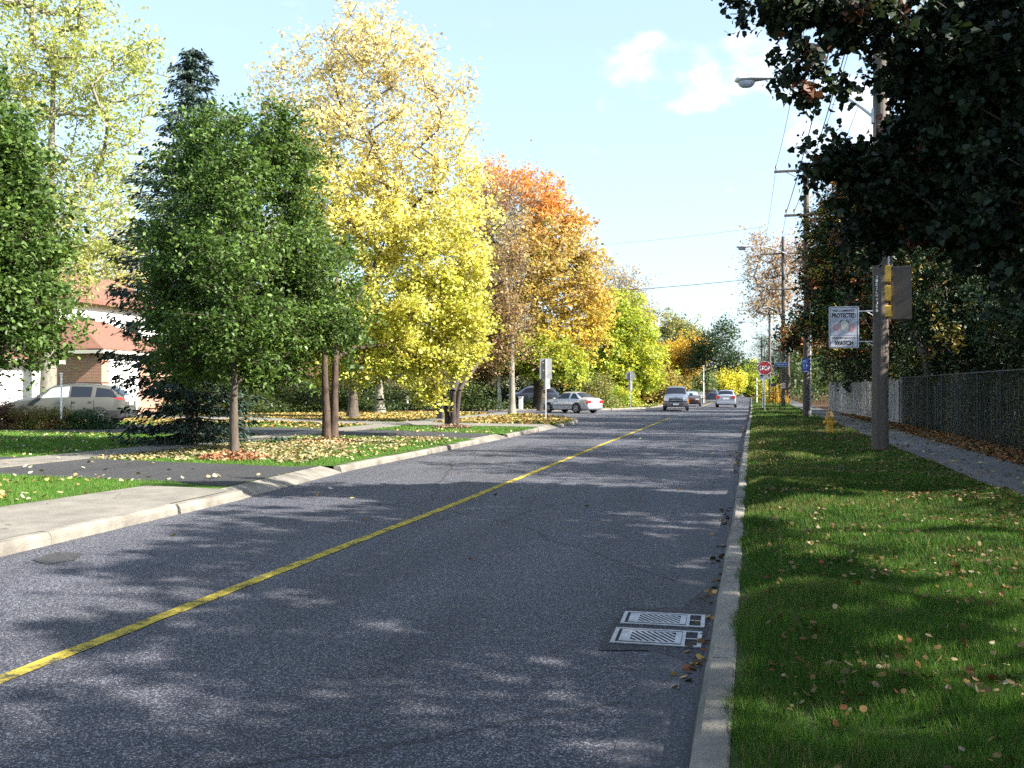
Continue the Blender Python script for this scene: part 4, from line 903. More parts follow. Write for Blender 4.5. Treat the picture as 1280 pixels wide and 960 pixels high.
def post(root,h,r=.03,m=None,x=0,y=.03,z=0):
    mb=MB(); mb.cyl((x,y,z-.1),r,h+.1,8); return mb.build('post',m or GALV,root,smooth=True)
# stop sign
d=64.0; b=P(956,505,d); s=d/F
root=empty('stop_sign',(b[0],b[1],.13),R(6),'red octagonal stop sign facing the camera on the right verge','stop sign')
zc=(486-460)/F*d+H-.13; post(root,zc+.2,.032)
def octa(name,rr,y,th,m,parent,z,x=0):
    mb=MB(); pts=[(x+rr*math.cos(R(22.5+45*k)),z+rr*math.sin(R(22.5+45*k))) for k in range(8)]
    mb.add([(p,y,q) for p,q in pts]+[(p,y+th,q) for p,q in pts],[tuple(range(8)),tuple(range(15,7,-1))]+[(k+8,(k+1)%8+8,(k+1)%8,k) for k in range(8)]); return mb.build(name,m,parent)
rr=9.3*s; octa('sign_panel',rr,0,.01,WHITEP,root,zc); octa('red_face',rr*.92,-.004,.004,RED,root,zc)
text_mesh('lettering','STOP',rr*1.42,rr*.62,WHITEP,root,0,-.0075,zc,bold=.03)
ps=plate('supplementary_tab',8*s,3*s,.008,WHITEP,root,z=zc-rr*1.28,x=.08,rad=.01)
# speed limit sign behind
d=70.; b=P(953,505,d); s=d/F
root=empty('speed_limit_sign',(b[0],b[1],.13),R(6),'white speed limit sign half hidden behind the stop sign','sign')
zc=(486-470)/F*d+H-.13; post(root,zc+.3,.03); plate('sign_panel',8.5*s,11*s,.01,pm('sign_grey',(.42,.45,.48),.5),root,z=zc,rad=.03); text_mesh('lettering','40',6.2*s,4.6*s,BLACK,root,0,-.004,zc+.05,bold=.04)
# street name blade
d=68.; b=P(973,505,d); s=d/F
root=empty('street_name_sign',(b[0],b[1],.13),0,'blue street name blade on a thin post before the third pole','sign')
zc=(486-455.5)/F*d+H-.13; post(root,zc,.028,DARKM,x=.1,y=.04); plate('name_blade',16.5*s,5.4*s,.012,WHITEP,root,z=zc,x=.22,rad=.03); plate('blue_face',15.7*s,4.6*s,.003,BLUE,root,z=zc,x=.22,y=-.004,rad=.025)
text_mesh('lettering','Garthdale Ct',12.5*s,2.1*s,WHITEP,root,.22,-.006,zc+.01)
# school sign
d=80.; b=P(966.5,505,d); s=d/F
root=empty('school_crossing_sign',(b[0],b[1],.13),0,'lime-green five-sided school crossing sign by the far pole','sign')
zc=(486-474)/F*d+H-.13; post(root,zc+.1,.03,DARKM); w=3.6*s
mb=MB(); pp=[(-w,-w),(w,-w),(w,.1*w),(0,w*1.1),(-w,.1*w)]; mb.add([(p,0,q+zc) for p,q in pp]+[(p,.01,q+zc) for p,q in pp],[tuple(range(5)),tuple(range(9,4,-1))]+[(k+5,(k+1)%5+5,(k+1)%5,k) for k in range(5)]); mb.build('sign_panel',LIME,root)
mb=MB(); n=10; mb.poly([(w*.35*math.cos(6.283*k/n),-.004,zc-.1*w+w*.45*math.sin(6.283*k/n)) for k in range(n)]); mb.box((-.04,-.004,zc-w*.6),(.07,.003,w*.5)); mb.box((.10,-.004,zc-w*.6),(.07,.003,w*.5)); mb.build('figure',BLACK,root)
ps=plate('lower_tab',6*s,4*s,.01,DARKM,root,z=zc-w*2.0,rad=.01)
# small signs
d=79.; b=P(969.5,505,d)
root=empty('parking_sign',(b[0],b[1],.13),0,'tiny white sign above the school crossing sign','sign'); zc=(486-467)/F*d+H-.13; post(root,zc,.025,DARKM); plate('sign_panel',.24,.30,.01,WHITEP,root,z=zc,rad=.02); mb=MB(); mb.box((0,-.003,zc),(.10,.003,.14)); mb.build('symbol',BLACK,root)
d=77.5; b=P(979,482,d)
root=empty('no_parking_sign',(b[0],b[1]-.05,b[2]),0,'small red and white prohibition plate fixed to the third pole','sign'); plate('sign_panel',.34,.42,.01,WHITEP,root,rad=.02)
mb=MB(); n=20; o=[(.14*math.cos(6.283*k/n),-.004,.02+.14*math.sin(6.283*k/n)) for k in range(n)]; i_=[(x*.65,y,.02+(z-.02)*.65) for x,y,z in o]; mb.add(o+i_,[(k,(k+n),(k+1)%n+n,(k+1)%n) for k in range(n)]); mb.build('red_ring',RED,root)
# blue notice on pole 2
d=49.25; c0=P(1007,457,d); s=d/F
root=empty('blue_notice_sign',c0,0,'small blue and white notice fixed to the second utility pole','sign'); plate('sign_panel',8.6*s,17*s,.01,BLUE,root,rad=.03)
ps=plate('white_band',7.0*s,1.2*s,.003,WHITEP,root,z=-7.2*s,y=-.004,rad=.01)
text_mesh('lettering','P',1.8*s,2.6*s,WHITEP,root,-1.6*s,-.004,0); text_mesh('lettering','P',1.8*s,2.6*s,WHITEP,root,1.5*s,-.004,0)
mb=MB(); mb.box((-1.5*s,-.004,5.6*s),(3*s,.003,1.2*s)); mb.box((1.2*s,-.004,3.5*s),(2.4*s,.003,1.4*s)); mb.box((0,-.004,-3.2*s),(6.2*s,.003,.8*s)); mb.build('symbol',pm('pale_blue',(.30,.36,.62),.5),root)
# two-panel sign (seen from behind) on the corner
d=47.; b=P(682,520,d); s=d/F; GB=pm('sign_back',(.42,.42,.43),.55,var=.08)
root=empty('corner_sign',(b[0],b[1],.13),R(8),'tall grey sign seen from behind on the leaf-covered corner, left of the silver sedan','sign')
zc=(486-461)/F*d+H-.13; post(root,zc+12.5*s,.035,GREYP); 
plate('sign_panel',8*s,26*s,.012,pm('sign_back_dark',(.27,.27,.29),.55),root,z=zc,x=-3.6*s,y=.06,rad=.02); plate('sign_panel',7*s,26*s,.012,GB,root,z=zc,x=4.2*s,y=.07,rad=.02); plate('lower_panel',8*s,12*s,.012,GALV if 0 else pm('panel_light',(.6,.6,.58),.5),root,z=(486-480)/F*d+H-.13,x=1.5*s,y=.06,rad=.02)
# far stop sign from behind
d=74.; b=P(788,510,d); s=d/F
root=empty('stop_sign',(b[0],b[1],.13),R(5),'grey back of a stop sign beyond the side street, right of the sedan','stop sign')
zc=(486-470)/F*d+H-.13; post(root,zc+.3,.03); octa('sign_panel',6.4*s,0.06,.01,pm('sign_back_dark',(.27,.27,.29)),root,zc); plate('lower_panel',4.5*s,12*s,.01,pm('panel_light',(.6,.6,.58)),root,z=zc-12.5*s,y=.06,rad=.02)
# slim post by yellow tree, small markers
d=62.; b=P(509,514,d); root=empty('sign_post',(b[0],b[1],.13),0,'slim grey post with a white band standing in the shade beyond the yellow maple','post'); post(root,2.0,.05,DARKM); mb=MB(); mb.cyl((0,.03,.6),.07,.5,10); mb.build('white_band',WHITEP,root)
for u,v,d,h,lab in((386,512,64,.8,'short white marker post far left of the forked trunk'),(337,512,60,.55,'low pale block beside the far walk near the spruce'),(651,512,70,.9,'white lattice box standing by the birch tree'),(550,519,48,.75,'short dark stump post left of the crabapple')):
    b=P(u,v,d); root=empty('garden_post',(b[0],b[1],.13),0,lab,'post'); mb=MB(); mb.box((0,0,h/2),(.26,.24,h),ch=.02); mb.build('post',WHITEP if 'white' in lab or 'pale' in lab else DARKM,root); mb=MB(); mb.box((0,0,h+.02),(.32,.3,.04)); mb.build('cap',WHITEP if 'white' in lab else GREYP,root)
b=P(76,540,36.0); root=empty('sign_post',(b[0],b[1],.13),0,'thin white pole standing in front of the grey car','post'); zt=(486-474)/F*36+H; post(root,zt-.13+.2,.035,WHITEP); mb=MB(); mb.cyl((0,.03,zt+.05),.05,.06,10); mb.build('cap',WHITEP,root)
b=P(946,506,100.); root=empty('sign_post',(b[0],b[1],.13),0,'thin white pole left of the speed limit sign','post'); post(root,2.6,.05,WHITEP); mb=MB(); mb.cyl((0,.03,2.6),.07,.08,8); mb.build('cap',WHITEP,root)
b=P(879.5,503,112.); root=empty('sign_post',(b[0],b[1],.13),0,'white post on the far verge right of the oncoming cars','post'); post(root,4.2,.06,WHITEP); mb=MB(); mb.box((0,.03,4.2),(.2,.1,.2)); mb.build('cap',WHITEP,root)
b=P(874,503,110.); root=empty('real_estate_sign',(b[0],b[1],.13),0,'small white board sign beside the white far post','sign'); plate('board',.8,.7,.04,WHITEP,root,z=.75,rad=.02); post(root,.6,.03,x=-.3); post(root,.6,.03,x=.3)
# yellow hydrant
b=G(1037,545,.13); root=empty('fire_hydrant',(b[0],b[1],.15),R(10),'yellow fire hydrant with a dark bonnet on the right verge','fire hydrant')
HY=pm('hydrant_yellow',(.62,.36,.035),.5,var=.25,scale=9,bump=.2); HD=pm('hydrant_bonnet',(.30,.17,.05),.6,var=.3,scale=9)
mb=MB(); mb.lathe((0,0,-.05),[(.17,0),(.17,.08),(.115,.10),(.11,.55),(.15,.57),(.15,.61),(.12,.62)],18); mb.build('barrel',HY,root,smooth=True)
mb=MB(); mb.lathe((0,0,.565),[(.145,0),(.145,.03),(.13,.05),(.115,.14),(.07,.20),(.03,.215),(.03,.27),(.0,.275)],18); mb.build('bonnet',HD,root,smooth=True)
for dx,dy,r_,L_ in((1,0,.055,.19),(-1,0,.055,.19),(0,-1,.075,.19)):
    mb=MB(); mb.tube([(0,0,.42),(dx*L_*.85,dy*L_*.85,.42)],r_*.85,12); mb.tube([(dx*L_*.7,dy*L_*.7,.42),(dx*L_,dy*L_,.42)],r_*1.15,8); mb.tube([(dx*L_,dy*L_,.42),(dx*(L_+.03),dy*(L_+.03),.42)],.018,5); mb.build('nozzle',HY,root)
# catch basin grates
PIT_SHADE=pm('pit_dark',(.012,.012,.014),.9); STEEL=pm('grate_steel',(.27,.27,.29),.42,metal=.7,var=.3,scale=12,bump=.1)
def grate(cx,cy,w,dp,lab,seed):
    root=empty('drain_grate',(cx,cy,.003),R(1.5),lab,'drain grate',group='pair of storm drain grates in the gutter')
    root.scale=(1,1,.5)
    mb=MB(); mb.box((0,0,.006),(w,dp,.004)); mb.build('pit',PIT_SHADE,root)  # flat black sheet stands in for the shade of the open drain
    mb=MB(); t=.028
    for a in((0,dp/2-t/2,w,t),(0,-dp/2+t/2,w,t),(-w/2+t/2,0,t,dp-2*t),(w/2-t/2,0,t,dp-2*t),(w*.30,0,.022,dp-2*t)): mb.box((a[0],a[1],.016),(a[2],a[3],.014))
    mb.box((w*.385,0,.0155),(w*.16,.018,.012)); mb.build('frame',STEEL,root)
    x0,x1=-w/2+.05,w*.275; y0,y1=-dp/2+.05,dp/2-.05; mb=MB()
    for a in((( x0+x1)/2,y1-.012,x1-x0,.022),((x0+x1)/2,y0+.012,x1-x0,.022),(x0+.035,0,.07,y1-y0-.05),(x1-.02,0,.04,y1-y0-.05)): mb.box((a[0],a[1],.019),(a[2],a[3],.012))
    xa,xb=x0+.07,x1-.04; hy=(y1-y0)/2-.026; sl=-.15; n=7
    for k in range(0,n+4):
        cxk=xa+(xb-xa)*(k+.5)/n; 
        f0=max(0,(xb-cxk)/sl); f1=min(1,(xa-cxk)/sl)
        if f1-f0<.08: continue
        q0=(cxk+sl*f0,-hy+2*hy*f0); q1=(cxk+sl*f1,-hy+2*hy*f1); bw=.0105
        mb.add([(q0[0]-bw,q0[1],.012),(q0[0]+bw,q0[1],.012),(q1[0]+bw,q1[1],.012),(q1[0]-bw,q1[1],.012),(q0[0]-bw,q0[1],.022),(q0[0]+bw,q0[1],.022),(q1[0]+bw,q1[1],.022),(q1[0]-bw,q1[1],.022)],[(4,5,6,7),(0,1,5,4),(1,2,6,5),(2,3,7,6),(3,0,4,7)])
    mb.build('grille',STEEL,root)
g=G(821,798); grate(g[0],g[1],.58,.40,'nearer of the two steel storm drain grates by the right kerb',1)
g=G(829,775.5); grate(g[0],g[1],.58,.37,'further of the two steel storm drain grates by the right kerb',2)

# ------------------------------------------------------------- fences
def chain_fence(x0,x1,ya,yb,h,label):
    root=empty('chain_link_fence',(x0,ya,.12),0,label,'fence'); L_=yb-ya; sp=2.6; n=int(L_/sp); X=lambda y:(x1-x0)*y/L_
    for i in range(n+1):
        y=i*sp; mb=MB(); mb.cyl((X(y),y,-.1),.033,h+.12,10); mb.lathe((X(y),y,h+.01),[(.04,0),(.035,.03),(0,.045)],10); mb.build('fence_post',pm('fence_dark',(.035,.04,.04),.6,metal=.2,var=.2),root,smooth=True)
    mb=MB(); mb.tube([(0,0,h),(X(L_),L_,h)],.022,8); mb.build('top_rail',pm('fence_dark',(.10,.11,.11)),root,smooth=True)
    segs=[];st=.085
    for k in range(int((L_+h)/st)):
        y=k*st-h; a=max(0,-y); b=min(h,L_-y); 
        if b>a+.1: segs.append((np.array([X(y+a),y+a,a]),.0028,np.array([X(y+b),y+b,b]),.0028)); segs.append((np.array([X(y+a),y+a,h-a]),.0028,np.array([X(y+b),y+b,h-b]),.0028))
    tubes_np(segs,'wire_mesh',pm('fence_dark',(.10,.11,.11)),root)
    mb=MB(); r=np.random.default_rng(4)
    y=0
    while y<L_:
        if r.uniform()<.45: mb.box((X(y)+.02,y,h*.47),(.006,.05,h*.86*r.uniform(.7,1)),rz=r.normal()*.2)
        y+=.095
    mb.build('privacy_slats',pm('slat_green',(.05,.075,.06),.55,var=.3,scale=3),root)
chain_fence(6.55,6.35,7.0,44.5,2.0,'dark chain link fence with green slats and vines beside the right path')
root=empty('board_fence',(6.3,44.8,.12),0,'weathered pale board fence beyond the chain link, behind the hydrant','fence')
r=np.random.default_rng(8); WB=pm('board_grey',(.34,.32,.30),.85,var=.4,scale=2.5,bump=.4,stretch=(3,3,.3))
y=0;mb=MB();k=0
xf=lambda y:-.9*(y/27)**1.2
while y<27:
    mb.box((xf(y)+r.normal()*.01,y,.95+r.normal()*.03),(.022,.135,1.9+r.normal()*.04),rz=r.normal()*.07); y+=.155
mb.build('boards',WB,root)
for yy_ in np.arange(0,27.1,2.7): mb=MB(); mb.box((xf(yy_)+.09,yy_,1.0),(.1,.1,2.1)); mb.build('fence_post',WB,root)
for z in(.4,1.5): mb=MB(); mb.tube([(xf(a)+.045,a,z) for a in np.arange(0,27.1,3)],.035,4); mb.build('rail',WB,root)
# pale sapling stems in the wood
r=np.random.default_rng(31)
for i in range(16):
    y=r.uniform(9,40); x=r.uniform(7.2,9.5); h=r.uniform(3.5,6); lx=r.normal()*.5; ly=r.normal()*.8
    segs=[]; pts=[np.array([lx*f**1.3+.05*math.sin(f*7+i),ly*f**1.3,h*f]) for f in np.linspace(0,1,9)]
    root=empty('sapling',(x,y,.1),0,'one of the thin pale bare stems rising behind the dark fence','sapling',group='thin pale stems behind the fence')
    for a,b,f in zip(pts,pts[1:],np.linspace(0,1,9)): segs.append((a,.03*(1-f)+.008,b,.03*(1-f)+.006))
    tubes_np(segs,'stem',BARKP,root); s2=[]
    for q in range(14):
        f=r.integers(2,8); a=pts[f]; e=a+np.array([r.normal()*.5,r.normal()*.5,r.uniform(.1,.7)]); s2.append((a,.008,(a+e)/2+r.normal(size=3)*.05,.006)); s2.append(((a+e)/2,.006,e,.003))
    tubes_np(s2,'twigs',BARKP,root)
# ------------------------------------------------------------- cars
TYRE=pm('tyre',(.02,.02,.022),.8); RIM=pm('rim',(.45,.46,.48),.3,metal=.8); GLASS=pm('car_glass',(.012,.014,.02),.12,spec=.5); TRIM=pm('car_trim',(.025,.025,.028),.6)
REDL=pm('tail_red',(.50,.02,.02),.2,coat=.5); AMB=pm('amber',(.65,.24,.04),.25); CLR=pm('headlamp',(.70,.70,.72),.12,metal=.3); PLATE=pm('number_plate',(.75,.76,.78),.5)
def car(label,cat,loc,ang,L,W,Hh,st,paint,wheels,kind='car',rw=.33,lower=None,plates=True,group=None,wag=False,rack=False):
    """st: stations (x from rear, zlow, zmid, zbelt, ztop, halfwidth factor, roof half width factor); local +x is forward"""
    root=empty(kind,(loc[0],loc[1],loc[2]),ang,label,cat,group)
    st=np.array(st,float); 
    def ring(s):
        xs=np.arange(len(st)); v=[np.interp(s,xs,st[:,k]) for k in range(7)]
        x,zl,zm,zb,zt,wf,rf=v; w=W/2*wf; wr=W/2*rf
        return np.array([(x,0,zl),(x,w*.80,zl),(x,w*.94,zl+.06),(x,w*1.0,zm),(x,w*.965,zb),(x,wr,zt-.055),(x,wr*.82,zt-.008),(x,wr*.4,zt+.012),(x,0,zt+.018)])-np.array([L/2,0,0])
    K=9
    sub=3; ss=np.arange(0,len(st)-1+1e-6,1/sub); vs=[];fs=[]
    for s in ss:
        rg=ring(s); full=[tuple(p) for p in rg]+[(p[0],-p[1],p[2]) for p in rg[-2:0:-1]]; vs+=full
    n=2*K-2
    for i in range(len(ss)-1):
        for k in range(n): j=(k+1)%n; fs.append((i*n+k,i*n+j,(i+1)*n+j,(i+1)*n+k))
    fs.append(tuple(range(n-1,-1,-1))); m_=(len(ss)-1)*n; fs.append(tuple(range(m_,m_+n)))
    mb=MB(); mb.add(vs,[f[::-1] for f in fs]); body=mb.build('body',paint,root,smooth=True)
    def S(s,q,side):
        rg=ring(s); a=int(min(q,K-1.001)); f=q-a; p=rg[a]*(1-f)+rg[a+1]*f
        return np.array([p[0],p[1]*side,p[2]])
    def patch(name,c4,m,sides=(1,-1),off=.008,n=5,mm=4,parent=None):
        """c4: four (s,q) corners ordered"""
        for sd_ in sides:
            vs=[];
            for i in range(n+1):
                for j in range(mm+1):
                    f,g=i/n,j/mm; a=np.array(c4[0])*(1-f)+np.array(c4[1])*f; b=np.array(c4[3])*(1-f)+np.array(c4[2])*f; s,q=a*(1-g)+b*g
                    p=S(s,q,sd_); e=.02; du=S(min(s+e,len(st)-1),q,sd_)-S(max(s-e,0),q,sd_); dv=S(s,min(q+e,K-1),sd_)-S(s,max(q-e,0),sd_); nn=np.cross(du,dv)*sd_; nn=nn/max(np.linalg.norm(nn),1e-9); nn=-nn if (nn[1]*sd_<-.2 or (abs(nn[1])<.2 and nn[2]<0)) else nn
                    vs.append(p+nn*off)
            fs=[(i*(mm+1)+j,(i+1)*(mm+1)+j,(i+1)*(mm+1)+j+1,i*(mm+1)+j+1) for i in range(n) for j in range(mm)]
            g_=MB(); g_.add(vs,fs); g_.build(name,m,parent or root,smooth=True)
    # wheels
    for wx in wheels:
        for sd_ in(1,-1):
            x=wx-L/2; y=W/2*sd_
            mb=MB(); n_=22
            arc=[(x+ (rw+.075)*math.cos(math.pi*k/n_),y*1.004,rw+(rw+.075)*math.sin(math.pi*k/n_)) for k in range(n_+1)]+[(x-rw-.075,y*1.004,.18),(x+rw+.075,y*1.004,.18)]
            arc2=[(a,b*.72,c) for a,b,c in arc]; N_=len(arc); mb.add(arc+arc2,[tuple(range(N_)),tuple(range(2*N_-1,N_-1,-1))]+[(k,k+N_,(k+1)%N_+N_,(k+1)%N_) for k in range(N_)]); mb.build('wheel_arch',TRIM,root)
            wh=MB(); wh.tube([(x,y*.80,rw),(x,y*.83,rw),(x,y*1.0,rw),(x,y*1.02,rw)],[rw*.93,rw,rw,rw*.93],22); w_=wh.build('wheel',TYRE,root,smooth=True)
            rm=MB(); rm.tube([(x,y*.98,rw),(x,y*1.03,rw)],[rw*.66,rw*.62],20); rm.build('rim',RIM if not lower else pm('rim_dull',(.25,.26,.27),.4,metal=.6),w_,smooth=True)
            hb_=MB()
            for a in range(5):
                an=2*math.pi*a/5+.3; hb_.box((x+math.cos(an)*rw*.38,y*1.034,rw+math.sin(an)*rw*.38),(.10,.004,.10))
            hb_.build('rim_opening',TRIM,w_)
    return root,patch,S,ring
SILV=pm('paint_silver',(.52,.53,.56),.28,metal=.55,coat=.7); SILB=pm('paint_silver_green',(.075,.078,.07),.35,metal=.0,coat=.0,spec=.15); SILC=pm('paint_silver_blue',(.42,.45,.54),.28,metal=.5,coat=.7)
DBLU=pm('paint_dark_blue',(.05,.06,.10),.3,metal=.3,coat=.7); DRED=pm('paint_dark_red',(.035,.02,.02),.35,coat=.2,spec=.3)
def at(u,v,d): p=P(u,v,d); return (p[0],p[1],0.0)
# sedan: rear ---> nose
sed=[(0,.30,.55,.88,.98,.82,.62),(.10,.24,.55,.92,1.02,.90,.70),(.55,.20,.55,.93,1.05,.97,.74),(1.25,.20,.55,.93,1.41,.995,.60),(1.75,.20,.55,.92,1.45,1.0,.62),(2.5,.20,.55,.91,1.43,1.0,.62),(3.15,.20,.55,.89,1.0,.99,.78),(3.9,.20,.53,.80,.90,.97,.74),(4.35,.24,.50,.70,.76,.88,.62),(4.5,.32,.48,.60,.64,.74,.45)]
root,pa,S,ring=car('silver four-door sedan turning left into the side street','car',at(714,516,66),R(146),4.5,1.75,1.45,sed,SILV,(.95,3.65))
pa('side_window',[(2.15,4.18),(3.6,4.12),(3.6,4.92),(3.02,4.92)],GLASS); pa('side_window',[(3.68,4.12),(4.9,4.12),(4.72,4.92),(3.68,4.92)],GLASS) if False else None
pa('side_window',[(3.95,4.12),(5.75,4.15),(5.05,4.90),(3.95,4.92)],GLASS)
pa('rear_window',[(2.08,5.1),(2.92,5.1),(2.92,8),(2.08,8)],GLASS,off=.01); pa('windscreen',[(5.12,5.1),(5.92,5.1),(5.92,8),(5.12,8)],GLASS,off=.01)
pa('door_seam',[(3.72,2.2),(3.76,2.2),(3.76,4.0),(3.72,4.0)],TRIM,off=.004); pa('tail_light',[(.05,3.2),(.95,3.3),(.95,3.95),(.05,3.95)],REDL); pa('side_moulding',[(1.3,2.9),(7.0,2.9),(7.0,3.05),(1.3,3.05)],TRIM,off=.004)
mb=MB(); mb.box((-2.27,0,.72),(.02,.50,.14)); mb.build('number_plate',PLATE,root); mb=MB(); mb.box((-2.26,0,.40),(.05,1.35,.16),ch=.02); mb.build('rear_bumper',SILV,root)
for sd_ in(1,-1): mb=MB(); mb.box((-2.262,sd_*.60,.78),(.03,.34,.16)); mb.build('tail_light',REDL,root); mb=MB(); mb.box((.72,sd_*.96,.98),(.12,.16,.11),ch=.02); mb.build('mirror',SILV,root)
# grey SUV in the left driveway
suv=[(0,.36,.70,1.05,1.15,.86,.72),(.12,.30,.70,1.08,1.24,.95,.70),(.62,.28,.70,1.10,1.60,.99,.64),(1.3,.28,.70,1.11,1.70,1.0,.66),(2.1,.28,.70,1.10,1.73,1.0,.66),(2.85,.28,.70,1.08,1.66,1.0,.64),(3.55,.28,.68,1.08,1.20,.99,.80),(4.2,.28,.66,1.0,1.10,.97,.76),(4.72,.30,.62,.86,.93,.90,.66),(4.92,.38,.56,.70,.74,.78,.50)]
pp=P(86,540,39.6); ang=TH+math.atan((640-86)/F)+R(90-19)+R(90)
root,pa,S,ring=car('grey-green wagon parked in the left driveway with a dark rear glass','car',(pp[0],pp[1],.13),ang,4.92,1.88,1.85,suv,SILB,(.98,3.95),rw=.36,lower=True)
pa('side_window',[(1.2,4.25),(2.75,4.15),(2.75,4.9),(1.75,4.9)],GLASS); pa('side_window',[(3.0,4.15),(4.0,4.15),(4.0,4.9),(3.0,4.9)],GLASS); pa('side_window',[(4.12,4.15),(5.75,4.2),(5.1,4.88),(4.12,4.9)],pm('glass_clear',(.45,.47,.47),.15,spec=.9))
pa('rear_window',[(.95,5.15),(1.95,5.15),(1.95,8),(.95,8)],GLASS,off=.01); pa('windscreen',[(5.12,5.1),(5.92,5.1),(5.92,8),(5.12,8)],GLASS,off=.01)
pa('tail_light',[(.02,4.0),(1.6,4.05),(1.05,4.6),(.25,4.5)],REDL,off=.016); pa('lower_cladding',[(.2,1.9),(8.6,1.9),(8.6,2.85),(.2,2.85)],TRIM,off=.010,n=22); pa('door_seam',[(3.9,2.9),(3.94,2.9),(3.94,4.1),(3.9,4.1)],TRIM,off=.004); pa('door_seam',[(2.8,2.9),(2.84,2.9),(2.84,4.1),(2.8,4.1)],TRIM,off=.004)
for s_ in(2.95,3.75): pa('door_handle',[(s_-.02,3.62),(s_+.16,3.62),(s_+.16,3.76),(s_-.02,3.76)],TRIM,off=.02)
mb=MB(); mb.box((-2.49,0,.95),(.02,.5,.20)); mb.build('number_plate',PLATE,root); mb=MB(); mb.box((-2.46,0,.50),(.10,1.6,.30),ch=.03); mb.build('rear_bumper',TRIM,root)
for sd_ in(1,-1):
    mb=MB(); mb.tube([(-1.5,sd_*.58,1.69),(-1.4,sd_*.58,1.77),(.1,sd_*.58,1.77),(.2,sd_*.58,1.69)],.022,6); mb.build('roof_rail',TRIM,root); mb=MB(); mb.box((.78,sd_*1.03,1.20),(.14,.2,.15),ch=.02); mb.build('mirror',SILB,root)
mb=MB(); mb.box((-2.44,.0,1.12),(.05,1.35,.26),ch=.02); mb.build('light_bar',pm('panel_light',(.6,.6,.58)),root)  # plain pale panel across the tail
# oncoming SUV
d=74.; pp=P(845,505,d)
sv2=[(0,.36,.70,1.05,1.15,.90,.78),(.10,.30,.70,1.10,1.60,.97,.74),(.5,.28,.72,1.12,1.78,1.0,.74),(2.0,.28,.72,1.14,1.83,1.0,.74),(2.8,.28,.72,1.13,1.78,1.0,.72),(3.35,.28,.72,1.12,1.22,1.0,.84),(4.1,.28,.72,1.06,1.14,.98,.82),(4.55,.30,.70,.98,1.04,.95,.78),(4.68,.40,.66,.84,.88,.90,.74)]
root,pa,S,ring=car('oncoming grey sport utility vehicle facing the camera with its orange lamps','car',(pp[0],pp[1],0),R(-90+4),4.68,1.88,1.85,sv2,pm('paint_grey_blue',(.15,.17,.22),.3,metal=.3,coat=.4),(.95,3.8),rw=.38)
pa('windscreen',[(4.10,5.1),(4.92,5.1),(4.92,8),(4.10,8)],GLASS,off=.01); pa('side_window',[(2.2,4.15),(4.6,4.2),(4.1,4.9),(2.2,4.9)],GLASS)
mb=MB(); mb.box((2.33,0,.80),(.05,1.0,.26),ch=.01); mb.build('grille',TRIM,root); mb=MB(); mb.box((2.35,0,.80),(.05,.9,.05)); mb.build('grille_bar',RIM,root)
mb=MB(); mb.box((2.34,0,.47),(.10,1.85,.24),ch=.02); mb.build('front_bumper',pm('bumper_dark',(.10,.09,.09),.5),root); mb=MB(); mb.box((2.41,0,.50),(.02,.42,.13)); mb.build('number_plate',PLATE,root)
for sd_ in(1,-1):
    mb=MB(); mb.box((2.33,sd_*.70,.84),(.06,.36,.20),ch=.01); mb.build('headlight',CLR,root); mb=MB(); mb.box((2.30,sd_*.90,.74),(.08,.14,.34)); mb.build('indicator',AMB,root); mb=MB(); mb.box((1.0,sd_*1.12,1.22),(.14,.24,.20),ch=.02); mb.build('mirror',TRIM,root)
mb=MB(); mb.tube([(-1.9,-.6,1.86),(.2,-.6,1.86)],.025,6); mb.tube([(-1.9,.6,1.86),(.2,.6,1.86)],.025,6); mb.build('roof_rail',TRIM,root)
# dark car behind it
d=92.; pp=P(864,504,d); root,pa,S,ring=car('dark car partly hidden behind the oncoming sport utility vehicle','car',(pp[0],pp[1],0),R(-90+3),4.5,1.8,1.45,sed,DRED,(.95,3.65))
pa('windscreen',[(5.12,5.1),(5.92,5.1),(5.92,8),(5.12,8)],pm('glass_pale',(.2,.25,.32),.1),off=.01)
for sd_ in(1,-1): mb=MB(); mb.box((2.15,sd_*.58,.66),(.16,.34,.14),ch=.01); mb.build('headlight',CLR,root)
mb=MB(); mb.box((2.22,0,.42),(.10,1.3,.18)); mb.build('front_bumper',DRED,root)
# silver car driving away
d=86.; pp=P(908,505,d); root,pa,S,ring=car('silver hatchback driving away in the right lane','car',(pp[0],pp[1],0),R(90+0),4.3,1.76,1.55,
 [(0,.36,.62,.98,1.06,.88,.74),(.10,.28,.62,1.0,1.14,.96,.74),(.45,.24,.62,1.0,1.48,1.0,.64),(1.3,.24,.62,1.0,1.55,1.0,.66),(2.3,.24,.62,.98,1.50,1.0,.66),(3.0,.24,.60,.96,1.06,.99,.78),(3.8,.24,.58,.86,.95,.96,.74),(4.3,.34,.52,.66,.7,.80,.5)],SILC,(.8,3.5))
pa('rear_window',[(1.05,5.1),(1.93,5.1),(1.93,8),(1.05,8)],GLASS,off=.01); pa('side_window',[(1.9,4.15),(4.6,4.2),(4.1,4.9),(2.2,4.9)],GLASS)
for sd_ in(1,-1): mb=MB(); mb.box((-2.13,sd_*.66,.92),(.08,.28,.24),ch=.01); mb.build('tail_light',REDL,root); mb=MB(); mb.box((.7,sd_*.98,1.02),(.12,.18,.13)); mb.build('mirror',TRIM,root)
mb=MB(); mb.box((-2.14,0,.80),(.03,.52,.14)); mb.build('number_plate',PLATE,root); mb=MB(); mb.box((-2.12,0,.42),(.12,1.55,.20),ch=.02); mb.build('rear_bumper',SILC,root)
